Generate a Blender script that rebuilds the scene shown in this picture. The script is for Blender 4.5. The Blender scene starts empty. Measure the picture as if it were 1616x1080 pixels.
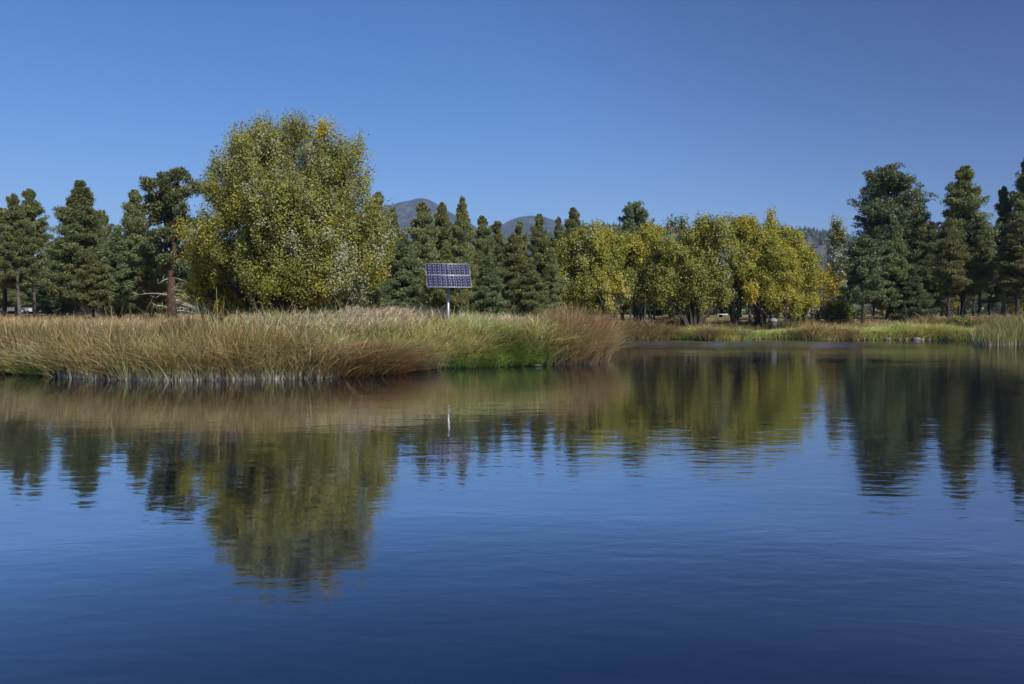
import bpy, math, random
import numpy as np
from mathutils import Vector, Matrix
R = math.radians
C = bpy.context.scene.collection
SC = bpy.context.scene

# ------------------------------------------------------------------ camera
FPX, HOR, EYE = 1257.0, 500.0, 1.7          # focal length in photo px, horizon row, eye height above water
cam = bpy.data.cameras.new('camera'); camo = bpy.data.objects.new('camera', cam); C.objects.link(camo)
cam.sensor_width = 36; cam.lens = 28.0; cam.clip_end = 40000; cam.clip_start = 0.1
PITCH = math.atan(40 / FPX)
camo.location = (0, 0, EYE); camo.rotation_euler = (R(90) - PITCH, 0, 0)
SC.camera = camo
# ------------------------------------------------------------------ sky, sun, exposure
SUN_EL, SUN_AZ = R(41), R(146)               # azimuth clockwise from +Y (view direction)
w = bpy.data.worlds.new('World'); SC.world = w; w.use_nodes = True
nt = w.node_tree; nt.nodes.clear()
sky = nt.nodes.new('ShaderNodeTexSky'); sky.sky_type = 'NISHITA'; sky.sun_disc = False
sky.sun_elevation = SUN_EL; sky.sun_rotation = SUN_AZ; sky.altitude = 2100
sky.air_density = 1.0; sky.dust_density = 0.15; sky.ozone_density = 2.2
bg = nt.nodes.new('ShaderNodeBackground'); bg.inputs[1].default_value = 0.10
wo = nt.nodes.new('ShaderNodeOutputWorld')
hs = nt.nodes.new('ShaderNodeHueSaturation'); hs.inputs['Saturation'].default_value = 1.36; hs.inputs['Hue'].default_value = 0.509; hs.inputs['Value'].default_value = 0.96
nt.links.new(sky.outputs[0], hs.inputs['Color']); tcw = nt.nodes.new('ShaderNodeTexCoord'); dpv = nt.nodes.new('ShaderNodeVectorMath'); dpv.operation = 'DOT_PRODUCT'
dpv.inputs[1].default_value = (math.sin(R(62))*math.cos(R(38)), math.cos(R(62))*math.cos(R(38)), math.sin(R(38)))   # the polarised band, square to the sun
mrw = nt.nodes.new('ShaderNodeMapRange'); mrw.interpolation_type = 'SMOOTHSTEP'
mrw.inputs[1].default_value = .50; mrw.inputs[2].default_value = .93; mrw.inputs[3].default_value = 0; mrw.inputs[4].default_value = 1
gmw = nt.nodes.new('ShaderNodeMixRGB'); gmw.blend_type = 'MULTIPLY'; gmw.inputs[2].default_value = (.0, .22, .44, 1)
nt.links.new(tcw.outputs['Generated'], dpv.inputs[0]); nt.links.new(dpv.outputs['Value'], mrw.inputs[0])
nt.links.new(hs.outputs[0], gmw.inputs[1]); nt.links.new(mrw.outputs[0], gmw.inputs[0]); nt.links.new(gmw.outputs[0], bg.inputs[0]); nt.links.new(bg.outputs[0], wo.inputs[0])
sl = bpy.data.lights.new('sun', 'SUN'); sl.energy = 4.8; sl.angle = R(0.5); sl.color = (1, 0.95, 0.87)
so = bpy.data.objects.new('sun', sl); C.objects.link(so)
sd = Vector((math.sin(SUN_AZ)*math.cos(SUN_EL), math.cos(SUN_AZ)*math.cos(SUN_EL), math.sin(SUN_EL)))
so.rotation_euler = sd.to_track_quat('Z', 'Y').to_euler(); so.location = (30, -30, 60)
SC.view_settings.view_transform = 'Standard'; SC.view_settings.look = 'None'
SC.view_settings.gamma = 1; SC.view_settings.exposure = 0.42
SC.render.engine = 'CYCLES'
SC.cycles.max_bounces = 6; SC.cycles.diffuse_bounces = 3; SC.cycles.glossy_bounces = 3
SC.cycles.transmission_bounces = 4; SC.cycles.volume_bounces = 0; SC.cycles.transparent_max_bounces = 6

# ------------------------------------------------------------------ helpers
_c, _s = math.cos(PITCH), math.sin(PITCH)
def P(px, py, Y):
    """world point seen at photo pixel (px,py) at depth Y along +Y"""
    a, b = (px - 808) / FPX, (540 - py) / FPX
    dx, dy, dz = a, _c + b * _s, -_s + b * _c
    t = Y / dy
    return np.array([dx * t, Y, EYE + dz * t])
def W(px, py):
    """water-plane point under pixel"""
    a, b = (px - 808) / FPX, (540 - py) / FPX
    dx, dy, dz = a, _c + b * _s, -_s + b * _c
    t = -EYE / dz
    return (dx * t, dy * t)
def M(Y): return Y / FPX                      # metres per photo px at depth Y

def tag(o, label=None, cat=None, group=None, kind=None):
    if label: o['label'] = label
    if cat: o['category'] = cat
    if group: o['group'] = group
    if kind: o['kind'] = kind
    return o
def empty(name, loc, rz=0):
    o = bpy.data.objects.new(name, None); C.objects.link(o)
    o.location = loc; o.rotation_euler = (0, 0, rz); o.empty_display_size = 0.3
    return o
def link(name, me, parent=None, loc=None):
    o = bpy.data.objects.new(name, me); C.objects.link(o)
    if parent: o.parent = parent
    if loc is not None: o.location = loc
    return o
def mesh_np(name, V, faces, mat, col=None, smooth=False, mat2=None, midx=None):
    """faces: list of (n,k) arrays; col (nv,3)"""
    me = bpy.data.meshes.new(name)
    V = np.asarray(V, dtype=np.float32)
    faces = [np.asarray(f, dtype=np.int32) for f in faces if len(f)]
    nl = sum(f.size for f in faces); nf = sum(len(f) for f in faces)
    me.vertices.add(len(V)); me.loops.add(nl); me.polygons.add(nf)
    me.vertices.foreach_set('co', V.ravel())
    me.loops.foreach_set('vertex_index', np.concatenate([f.ravel() for f in faces]))
    sizes = np.concatenate([np.full(len(f), f.shape[1], np.int32) for f in faces])
    st = np.concatenate([[0], np.cumsum(sizes)[:-1]]).astype(np.int32)
    me.polygons.foreach_set('loop_start', st)
    try: me.polygons.foreach_set('loop_total', sizes)
    except Exception: pass
    if smooth: me.polygons.foreach_set('use_smooth', np.ones(nf, dtype=bool))
    me.materials.append(mat)
    if mat2: me.materials.append(mat2)
    if midx is not None: me.polygons.foreach_set('material_index', np.asarray(midx, np.int32))
    me.update(calc_edges=True)
    if col is not None:
        a = me.color_attributes.new('Col', 'FLOAT_COLOR', 'POINT')
        c4 = np.ones((len(V), 4), np.float32); c4[:, :3] = col
        a.data.foreach_set('color', c4.ravel())
    return me

def vnoise(p, seed=0):
    """cheap smooth 3d value noise in [0,1], p (n,3)"""
    p = np.asarray(p, float); i = np.floor(p).astype(np.int64); f = p - i; f = f*f*(3-2*f)
    def h(a, b, c):
        n = (a*73856093) ^ (b*19349663) ^ (c*83492791) ^ (seed*2654435761)
        n = (n ^ (n >> 13)) * 1274126177 & 0x7fffffff
        return ((n ^ (n >> 16)) & 0xffff) / 65535.0
    r = 0
    for a in (0, 1):
        for b in (0, 1):
            for c in (0, 1):
                wgt = (f[:,0] if a else 1-f[:,0])*(f[:,1] if b else 1-f[:,1])*(f[:,2] if c else 1-f[:,2])
                r = r + wgt*h(i[:,0]+a, i[:,1]+b, i[:,2]+c)
    return r
def fbm(p, seed=0, o=4):
    r = 0; a = .5
    for k in range(o): r = r + a*vnoise(p*2**k, seed+k); a *= .5
    return r / (1 - .5**o)

class MB:
    """collects shapes for one mesh"""
    def __init__(s): s.v = []; s.q = []; s.t = []; s.n = 0
    def add(s, V, q=(), t=()):
        V = np.asarray(V, float)
        if len(q): s.q.append(np.asarray(q) + s.n)
        if len(t): s.t.append(np.asarray(t) + s.n)
        s.v.append(V); s.n += len(V)
    def tube(s, pts, rad, k=6, cap=True):
        pts = np.asarray(pts, float); n = len(pts); rad = np.broadcast_to(rad, n)
        T = np.gradient(pts, axis=0); T /= np.linalg.norm(T, axis=1)[:, None] + 1e-9
        ref = np.array([0, 1, 0.01]) if abs(T[0][2]) > .7 else np.array([0, 0, 1.])
        U = np.cross(T, ref); U /= np.linalg.norm(U, axis=1)[:, None] + 1e-9; B = np.cross(T, U)
        a = np.arange(k) * 2 * math.pi / k
        V = pts[:, None] + rad[:, None, None]*(U[:, None]*np.cos(a)[None, :, None] + B[:, None]*np.sin(a)[None, :, None])
        q = []
        for i in range(n-1):
            for j in range(k): q.append((i*k+j, i*k+(j+1) % k, (i+1)*k+(j+1) % k, (i+1)*k+j))
        V = V.reshape(-1, 3); t = []
        if cap:
            V = np.vstack([V, pts[-1:], pts[:1]]); e = n*k
            for j in range(k):
                t.append(((n-1)*k+j, (n-1)*k+(j+1) % k, e)); t.append(((j+1) % k, j, e+1))
        s.add(V, q, t)
    def box(s, c, h, m=None):
        c = np.array(c, float); h = np.array(h, float)
        V = np.array([[x, y, z] for x in (-1, 1) for y in (-1, 1) for z in (-1, 1)])*h + c
        if m is not None: V = V @ np.array(m.to_3x3()).T + np.array(m.translation)
        s.add(V, [(0,1,3,2),(4,6,7,5),(0,4,5,1),(2,3,7,6),(0,2,6,4),(1,5,7,3)])
    def build(s, name, mat, parent=None, smooth=False, loc=None, bevel=0):
        me = mesh_np(name, np.vstack(s.v), [np.vstack(s.q) if s.q else [], np.vstack(s.t) if s.t else []], mat, smooth=smooth)
        o = link(name, me, parent, loc)
        if bevel:
            b = o.modifiers.new('b', 'BEVEL'); b.width = bevel; b.segments = 2; b.limit_method = 'ANGLE'
        return o

# ------------------------------------------------------------------ materials
def newmat(name):
    m = bpy.data.materials.new(name); m.use_nodes = True; m.node_tree.nodes.clear(); return m, m.node_tree
def N(nt, t, **kw):
    n = nt.nodes.new(t)
    for k, v in kw.items(): setattr(n, k, v)
    return n
def foliage_mat(name, trans=0.3, gloss=0.03, rough=0.55, hv=0.25):
    m, t = newmat(name); L = t.links.new
    at = N(t, 'ShaderNodeVertexColor', layer_name='Col')
    ri = N(t, 'ShaderNodeObjectInfo')
    hsv = N(t, 'ShaderNodeHueSaturation')
    mr = N(t, 'ShaderNodeMapRange'); mr.inputs[3].default_value = 1-hv; mr.inputs[4].default_value = 1+hv
    L(ri.outputs['Random'], mr.inputs[0]); L(mr.outputs[0], hsv.inputs['Value'])
    mh = N(t, 'ShaderNodeMapRange'); mh.inputs[3].default_value = .492; mh.inputs[4].default_value = .508
    ma = N(t, 'ShaderNodeMath', operation='MULTIPLY'); ma.inputs[1].default_value = 7.31
    fr = N(t, 'ShaderNodeMath', operation='FRACT')
    L(ri.outputs['Random'], ma.inputs[0]); L(ma.outputs[0], fr.inputs[0]); L(fr.outputs[0], mh.inputs[0]); L(mh.outputs[0], hsv.inputs['Hue'])
    L(at.outputs[0], hsv.inputs['Color'])
    d = N(t, 'ShaderNodeBsdfDiffuse'); tr = N(t, 'ShaderNodeBsdfTranslucent'); g = N(t, 'ShaderNodeBsdfGlossy')
    g.inputs['Roughness'].default_value = rough; g.inputs['Color'].default_value = (1, 1, 1, 1)
    mx = N(t, 'ShaderNodeMixShader'); mx.inputs[0].default_value = trans
    mg = N(t, 'ShaderNodeMixShader'); mg.inputs[0].default_value = gloss
    L(hsv.outputs[0], d.inputs[0]); L(hsv.outputs[0], tr.inputs[0])
    L(d.outputs[0], mx.inputs[1]); L(tr.outputs[0], mx.inputs[2])
    L(mx.outputs[0], mg.inputs[1]); L(g.outputs[0], mg.inputs[2])
    o = N(t, 'ShaderNodeOutputMaterial'); L(mg.outputs[0], o.inputs[0]); return m
def noise_mat(name, cols, scale=5, rough=.85, bump=0.3, dist=.02, detail=6, metal=0, stretch=(1,1,1), lo=.35, hi=.65, spec=.3):
    m, t = newmat(name); L = t.links.new
    tc = N(t, 'ShaderNodeTexCoord'); mp = N(t, 'ShaderNodeMapping'); mp.inputs['Scale'].default_value = stretch
    no = N(t, 'ShaderNodeTexNoise'); no.inputs['Scale'].default_value = scale; no.inputs['Detail'].default_value = detail
    cr = N(t, 'ShaderNodeValToRGB')
    L(tc.outputs['Object'], mp.inputs[0]); L(mp.outputs[0], no.inputs['Vector']); L(no.outputs[0], cr.inputs[0])
    el = cr.color_ramp.elements
    el[0].position = lo; el[0].color = (*cols[0], 1); el[1].position = hi; el[1].color = (*cols[-1], 1)
    for i, c in enumerate(cols[1:-1]):
        e = el.new(lo+(hi-lo)*(i+1)/(len(cols)-1)); e.color = (*c, 1)
    b = N(t, 'ShaderNodeBsdfPrincipled'); b.inputs['Roughness'].default_value = rough; b.inputs['Metallic'].default_value = metal
    b.inputs['Specular IOR Level'].default_value = spec
    L(cr.outputs[0], b.inputs['Base Color'])
    if bump:
        bp = N(t, 'ShaderNodeBump'); bp.inputs['Strength'].default_value = bump; bp.inputs['Distance'].default_value = dist
        L(no.outputs[0], bp.inputs['Height']); L(bp.outputs[0], b.inputs['Normal'])
    o = N(t, 'ShaderNodeOutputMaterial'); L(b.outputs[0], o.inputs[0]); return m

LEAF = foliage_mat('leaf', .38, .02, .6, 0)
NEEDLE = foliage_mat('needle', .18, .03, .5, .18)
GRASS = foliage_mat('grass_blade', .45, .03, .5, 0)
BARK = noise_mat('bark', [(.025, .02, .016), (.075, .06, .048)], 6, .9, .8, .03, stretch=(3, 3, .6))
BARKRED = noise_mat('ponderosa_bark', [(.04, .026, .018), (.13, .078, .054)], 5, .9, .9, .05, stretch=(3, 3, .7))
BARKGREY = noise_mat('grey_bark', [(.05, .045, .038), (.17, .155, .13)], 5, .9, .7, .03, stretch=(2, 2, .8))
DEAD = noise_mat('dead_wood', [(.2, .18, .15), (.42, .38, .33)], 8, .8, .4, .01)
DROCK = noise_mat('dark_rock', [(.05, .045, .04), (.13, .12, .10)], 6, .85, .8, .04)
ROCK = noise_mat('rock', [(.09, .085, .075), (.26, .245, .215)], 4, .85, .8, .05)
STEEL = noise_mat('galvanised_steel', [(.34, .36, .38), (.45, .48, .5)], 14, .42, .05, .001, metal=.75)
DARKST = noise_mat('dark_bracket', [(.05, .05, .055), (.09, .09, .095)], 10, .5, .05, .001, metal=.5)
ALU = noise_mat('aluminium_frame', [(.38, .39, .4), (.46, .47, .48)], 20, .35, 0, metal=.4)
WHITE = noise_mat('white_paint', [(.68, .68, .66), (.8, .8, .79)], 3, .5, 0)
GREYP = noise_mat('grey_siding', [(.2, .21, .22), (.27, .28, .3)], 3, .7, .1, .01)
DARKG = noise_mat('dark_window', [(.02, .024, .03), (.035, .04, .05)], 3, .12, 0, spec=.6)
RUBBER = noise_mat('rubber', [(.012, .012, .012), (.03, .03, .03)], 10, .8, .1, .002)
BROWNM = noise_mat('brown_metal', [(.03, .024, .02), (.06, .047, .04)], 8, .6, .1, .002)
CELL = noise_mat('solar_cell', [(.022, .022, .060), (.036, .036, .092)], 2.2, .22, 0, spec=.5, detail=1)
BACKS = noise_mat('backsheet', [(.30, .31, .33), (.35, .36, .38)], 5, .4, 0)

# ------------------------------------------------------------------ pond outline and ground height
SH = [(-95, 26)] + [W(*p) for p in [(-120, 588), (0, 590), (60, 592), (120, 597), (200, 600), (300, 600.5), (400, 599), (500, 597),
      (560, 594.5), (610, 591), (645, 587), (690, 581.5), (760, 580), (830, 577.5), (900, 575), (935, 574), (962, 570.5)]]
SH += [(4.15, 33.4), (4.0, 36.5), (3.4, 40), (3.4, 44), (4.5, 49)] + [W(*p) for p in [(930, 540.2), (975, 537.5), (1020, 538.2), (1060, 536.6),
      (1120, 538), (1200, 537), (1290, 537.2), (1380, 536.4), (1470, 536.8), (1535, 538.2), (1548, 543.5), (1600, 545), (1680, 547)]]
SH += [(45, 44), (95, 40), (95, 1.6), (30, 2.4), (12, 2.0), (0, 1.6), (-12, 2.2), (-30, 3), (-95, 2)]
SH = np.array(SH)
def sdist(x, y):
    """signed distance to the pond edge, >0 on land"""
    p = np.stack([x, y], -1).reshape(-1, 2); d = np.full(len(p), 1e9); ins = np.zeros(len(p), bool)
    A = SH; B = np.roll(SH, -1, 0)
    for a, b in zip(A, B):
        ab = b - a; t = np.clip(((p - a) @ ab)/(ab @ ab), 0, 1); q = a + t[:, None]*ab
        d = np.minimum(d, np.hypot(*(p-q).T))
        c = ((a[1] > p[:, 1]) != (b[1] > p[:, 1])) & (p[:, 0] < (b[0]-a[0])*(p[:, 1]-a[1])/(b[1]-a[1]+1e-12)+a[0])
        ins ^= c
    return np.where(ins, -d, d).reshape(np.shape(x))
def ground(x, y):
    x = np.atleast_1d(np.asarray(x, float)); y = np.atleast_1d(np.asarray(y, float))
    s = sdist(x, y); L = np.maximum(s, 0)
    z = .16*np.clip(s/.35, 0, 1) + .14*(1-np.exp(-L/1.2)) + .62*(1-np.exp(-L/7)) + 1.35*(1-np.exp(-L/55))
    isl = np.exp(-((x+2)/7.5)**2)*np.exp(-((y-27.8)/3.2)**2)      # mound behind the sedge
    z += .42*isl*np.clip(L/2.0, 0, 1)
    near = np.clip((y-3)/6, 0, 1); z *= .35+.65*near
    n = fbm(np.stack([x*.45, y*.45, x*0], -1).reshape(-1, 3), 5).reshape(x.shape)-.5
    z += n*.30*np.clip(L/3, 0, 1)
    z = np.where(s < 0, np.maximum(-.04 + s*.45, -1.1), z + .01)
    return z
def gz(x, y): return float(ground(x, y)[0])

def axis(dense0, dense1, step, far, g=1.22):
    a = list(np.arange(dense0, dense1+1e-6, step)); s = step
    while a[-1] < far: s *= g; a.append(a[-1]+s)
    s = step; b = [dense0]
    while b[-1] > -far: s *= g; b.append(b[-1]-s)
    return np.array(b[1:][::-1] + a)
ax = axis(-28, 46, .4, 9000); ay = axis(0, 72, .4, 9000)
X, Y = np.meshgrid(ax, ay); Z = ground(X.ravel(), Y.ravel()).reshape(X.shape)
nx, ny = len(ax), len(ay)
idx = np.arange(nx*ny).reshape(ny, nx)
F = np.stack([idx[:-1, :-1], idx[:-1, 1:], idx[1:, 1:], idx[1:, :-1]], -1).reshape(-1, 4)

m, t = newmat('earth'); L = t.links.new
ge = N(t, 'ShaderNodeNewGeometry'); sx = N(t, 'ShaderNodeSeparateXYZ'); L(ge.outputs['Position'], sx.inputs[0])
n1 = N(t, 'ShaderNodeTexNoise'); n1.inputs['Scale'].default_value = .35; n1.inputs['Detail'].default_value = 8; L(ge.outputs['Position'], n1.inputs['Vector'])
n2 = N(t, 'ShaderNodeTexNoise'); n2.inputs['Scale'].default_value = 6; n2.inputs['Detail'].default_value = 8; L(ge.outputs['Position'], n2.inputs['Vector'])
c1 = N(t, 'ShaderNodeValToRGB'); e = c1.color_ramp.elements
e[0].position = .36; e[0].color = (.13, .085, .045, 1); e[1].position = .64; e[1].color = (.33, .27, .14, 1)
e2 = e.new(.5); e2.color = (.27, .215, .10, 1); L(n1.outputs[0], c1.inputs[0])
c2 = N(t, 'ShaderNodeMixRGB', blend_type='MULTIPLY'); c2.inputs[0].default_value = .6
c3 = N(t, 'ShaderNodeValToRGB'); c3.color_ramp.elements[0].position = .3; c3.color_ramp.elements[0].color = (.45, .42, .36, 1); c3.color_ramp.elements[1].position = .7
L(n2.outputs[0], c3.inputs[0]); L(c1.outputs[0], c2.inputs[1]); L(c3.outputs[0], c2.inputs[2])
mr = N(t, 'ShaderNodeMapRange'); mr.inputs[1].default_value = .30; mr.inputs[2].default_value = .52; L(sx.outputs[2], mr.inputs[0])
mud = N(t, 'ShaderNodeMixRGB'); mud.inputs[1].default_value = (.030, .023, .015, 1); L(mr.outputs[0], mud.inputs[0]); L(c2.outputs[0], mud.inputs[2])
b = N(t, 'ShaderNodeBsdfPrincipled'); b.inputs['Roughness'].default_value = .95; b.inputs['Specular IOR Level'].default_value = .1
L(mud.outputs[0], b.inputs['Base Color'])
bp = N(t, 'ShaderNodeBump'); bp.inputs['Strength'].default_value = .7; bp.inputs['Distance'].default_value = .06
L(n2.outputs[0], bp.inputs['Height']); L(bp.outputs[0], b.inputs['Normal'])
o = N(t, 'ShaderNodeOutputMaterial'); L(b.outputs[0], o.inputs[0]); EARTH = m
me = mesh_np('ground', np.stack([X.ravel(), Y.ravel(), Z.ravel()], -1), [F], EARTH, smooth=True)
tag(link('ground', me), kind='structure')

# ------------------------------------------------------------------ water
m, t = newmat('pond_water'); L = t.links.new
ge = N(t, 'ShaderNodeNewGeometry')
def wn(scale, sc, detail, rot=0, dist=0):
    mp = N(t, 'ShaderNodeMapping'); mp.inputs['Scale'].default_value = sc; mp.inputs['Rotation'].default_value = (0, 0, rot)
    n = N(t, 'ShaderNodeTexNoise'); n.inputs['Scale'].default_value = scale; n.inputs['Detail'].default_value = detail
    n.inputs['Distortion'].default_value = dist
    L(ge.outputs['Position'], mp.inputs[0]); L(mp.outputs[0], n.inputs['Vector']); return n.outputs[0]
def mth(op, a, b, c=None):
    n = N(t, 'ShaderNodeMath', operation=op)
    for i, v in enumerate((a, b, c)):
        if v is None: continue
        if isinstance(v, (int, float)): n.inputs[i].default_value = v
        else: L(v, n.inputs[i])
    return n.outputs[0]
fine = wn(5.5, (.6, 1.25, 1), 3, R(8), .4)         # ripples, height in metres below
mid_ = wn(1.5, (.45, 1.15, 1), 2, R(-6), .3)
big = wn(.33, (.7, 1, 1), 1, R(20))
patch = wn(.055, (.55, 1.4, 1), 2, R(12), .6)      # cat's-paw patches of stronger ripple
pm = N(t, 'ShaderNodeMapRange'); pm.inputs[1].default_value = .42; pm.inputs[2].default_value = .62
pm.inputs[3].default_value = .55; pm.inputs[4].default_value = 1.35; L(patch, pm.inputs[0])
h = mth('ADD', mth('MULTIPLY', fine, .0028), mth('MULTIPLY', mid_, .0060))
sp = N(t, 'ShaderNodeSeparateXYZ'); L(ge.outputs['Position'], sp.inputs[0])
def ramp(v, a, b_, inv=False):
    n = N(t, 'ShaderNodeMapRange', interpolation_type='SMOOTHSTEP'); n.inputs[1].default_value = a; n.inputs[2].default_value = b_
    if inv: n.inputs[3].default_value = 1; n.inputs[4].default_value = 0
    L(v, n.inputs[0]); return n.outputs[0]
yw = mth('ADD', sp.outputs[1], mth('MULTIPLY', wn(.22, (.5, 1, 1), 3, 0, .4), 7.0))      # breeze off the far bank
band = mth('MULTIPLY', ramp(yw, 43.5, 49), mth('MULTIPLY', ramp(sp.outputs[0], 3.5, 8), ramp(sp.outputs[0], 19, 25, True)))
h = mth('MULTIPLY', h, mth('ADD', pm.outputs[0], mth('MULTIPLY', band, 9.0))); h = mth('ADD', h, mth('MULTIPLY', big, .008))
bp = N(t, 'ShaderNodeBump'); bp.inputs['Strength'].default_value = 1; bp.inputs['Distance'].default_value = 1
L(h, bp.inputs['Height'])
fl = N(t, 'ShaderNodeMapRange', interpolation_type='SMOOTHSTEP'); fl.inputs[1].default_value = .40; fl.inputs[2].default_value = .60; fl.inputs[3].default_value = 7.0; fl.inputs[4].default_value = 8.8
L(wn(.16, (.45, 1.1, 1), 2, R(25), .5), fl.inputs[0]); film = fl.outputs[0]      # calmer and busier patches
fre = N(t, 'ShaderNodeFresnel'); fre.inputs['IOR'].default_value = 1.333; L(bp.outputs[0], fre.inputs['Normal'])
fm = mth('MINIMUM', mth('MULTIPLY', mth('POWER', fre.outputs[0], 1.5), film), .88)
gl = N(t, 'ShaderNodeBsdfGlossy'); L(mth('ADD', mth('MULTIPLY', band, .16), .035), gl.inputs['Roughness']); L(bp.outputs[0], gl.inputs['Normal'])
df = N(t, 'ShaderNodeBsdfDiffuse'); df.inputs['Color'].default_value = (.005, .012, .038, 1)
mx = N(t, 'ShaderNodeMixShader'); L(fm, mx.inputs[0]); L(df.outputs[0], mx.inputs[1]); L(gl.outputs[0], mx.inputs[2])
o = N(t, 'ShaderNodeOutputMaterial'); L(mx.outputs[0], o.inputs[0])
wx = np.linspace(-110, 110, 23); wy = np.linspace(-6, 76, 9); WX, WY = np.meshgrid(wx, wy)
iw = np.arange(WX.size).reshape(WX.shape); FW = np.stack([iw[:-1, :-1], iw[:-1, 1:], iw[1:, 1:], iw[1:, :-1]], -1).reshape(-1, 4)
tag(link('water', mesh_np('water', np.stack([WX.ravel(), WY.ravel(), WX.ravel()*0], -1), [FW], m)), kind='structure')

# ------------------------------------------------------------------ mountains and hills
def ridge(name, prof, D, mat, depth=.25, rows=26, ncol=220, seed=3, rough=.10):
    px = np.array([p[0] for p in prof], float); py = np.array([p[1] for p in prof], float)
    xs = np.linspace(px[0], px[-1], ncol); ys = np.interp(xs, px, py)
    k = np.hanning(7); k /= k.sum(); ys = np.convolve(np.pad(ys, 3, 'edge'), k, 'valid')
    top = np.array([P(x, y, D) for x, y in zip(xs, ys)])
    V = []
    for r in range(rows):
        u = r/(rows-1)*1.6-1.0                     # -1 front foot, 0 crest, .6 behind
        d = D*(1+depth*u)
        hgt = (1-abs(u)**1.35) if u < 0 else 1-(u/.62)**1.5
        pts = top.copy(); pts[:, 1] = d; pts[:, 0] = top[:, 0]*(d/D if u < 0 else 1)
        nn = fbm(np.stack([pts[:, 0]/(D*.045), pts[:, 1]/(D*.07), pts[:, 0]*0], -1), seed, 5)-.5
        pts[:, 2] = np.maximum(top[:, 2]*max(hgt, 0)*(1+rough*6*nn*min(1, abs(u)*1.8)*(1-.3*abs(u))), -2) if r not in (0,) else -2
        V.append(pts)
    V = np.vstack(V); i = np.arange(rows*ncol).reshape(rows, ncol)
    F = np.stack([i[:-1, :-1], i[:-1, 1:], i[1:, 1:], i[1:, :-1]], -1).reshape(-1, 4)
    tag(link(name, mesh_np(name, V, [F], mat, smooth=True)), kind='structure')
    return V.reshape(rows, ncol, 3)
MTN = noise_mat('mountain_slope', [(.022, .028, .022), (.04, .045, .035), (.12, .10, .085)], .018, .95, 1, 60, detail=14, lo=.42, hi=.66, spec=0)
HILL = noise_mat('hill_slope', [(.03, .036, .026), (.11, .108, .10)], .03, .95, .8, 4, detail=8, lo=.38, hi=.6, spec=0)
ridge('mountains', [(250, 499), (330, 440), (430, 380), (520, 345), (590, 326), (625, 322), (648, 318), (658, 313.5), (670, 312), (684, 316), (702, 328), (730, 344), (760, 362), (778, 362),
     (792, 354), (806, 347), (820, 342), (838, 339.5), (856, 341), (878, 348), (905, 360), (960, 385), (1050, 420), (1140, 450), (1240, 499)], 5200, MTN, ncol=300)
hv = ridge('hills', [(330, 499), (400, 470), (600, 430), (800, 385), (900, 366), (960, 359), (1040, 361), (1100, 366), (1180, 368), (1240, 367), (1262, 364), (1290, 367), (1312, 371), (1340, 378), (1400, 382),
     (1470, 376), (1530, 366), (1570, 360), (1620, 366), (1720, 372), (1900, 390), (2200, 430), (2500, 499)], 1500, HILL, rows=26, ncol=260, seed=9)
# pines covering the hill, nobody could count them
rng = np.random.default_rng(5)
rr = rng.random(15000)*17.6; cc = rng.random(15000)*(hv.shape[1]-1.01)
i0, j0 = rr.astype(int), cc.astype(int); fr, fc = (rr-i0)[:, None], (cc-j0)[:, None]
pp = (hv[i0, j0]*(1-fr)+hv[i0+1, j0]*fr)*(1-fc)+(hv[i0, j0+1]*(1-fr)+hv[i0+1, j0+1]*fr)*fc
keep = (fbm(pp*np.array([.012, .012, 0]), 21, 3) + .12*rng.random(len(pp))) > .47
keep |= rr > 14.2
pp = pp[keep]; n = len(pp); hh = rng.uniform(6, 13, n); rw = hh*rng.uniform(.2, .3, n); k = 5
an = rng.random((n, 1))*6.28+np.arange(k)*2*math.pi/k
ring = np.stack([pp[:, None, 0]+np.cos(an)*rw[:, None], pp[:, None, 1]+np.sin(an)*rw[:, None], np.repeat(pp[:, None, 2], k, 1)-.5+rng.random((n, k))*2], -1)
V = np.concatenate([ring, (pp+np.stack([0*hh, 0*hh, hh], -1))[:, None]], 1).reshape(-1, 3)
bs = np.arange(n)[:, None]*(k+1)
F = np.concatenate([np.stack([bs[:, 0]+j, bs[:, 0]+(j+1) % k, bs[:, 0]+k], -1) for j in range(k)])
cl = np.repeat(np.array([[.035, .05, .028]])*rng.uniform(.6, 1.3, (n, 1)), k+1, 0)
tag(link('hillside_pines', mesh_np('hillside_pines', V, [F], NEEDLE, cl)), kind='stuff', label='dark pine woods covering the grey rocky hill', cat='woods')

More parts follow.
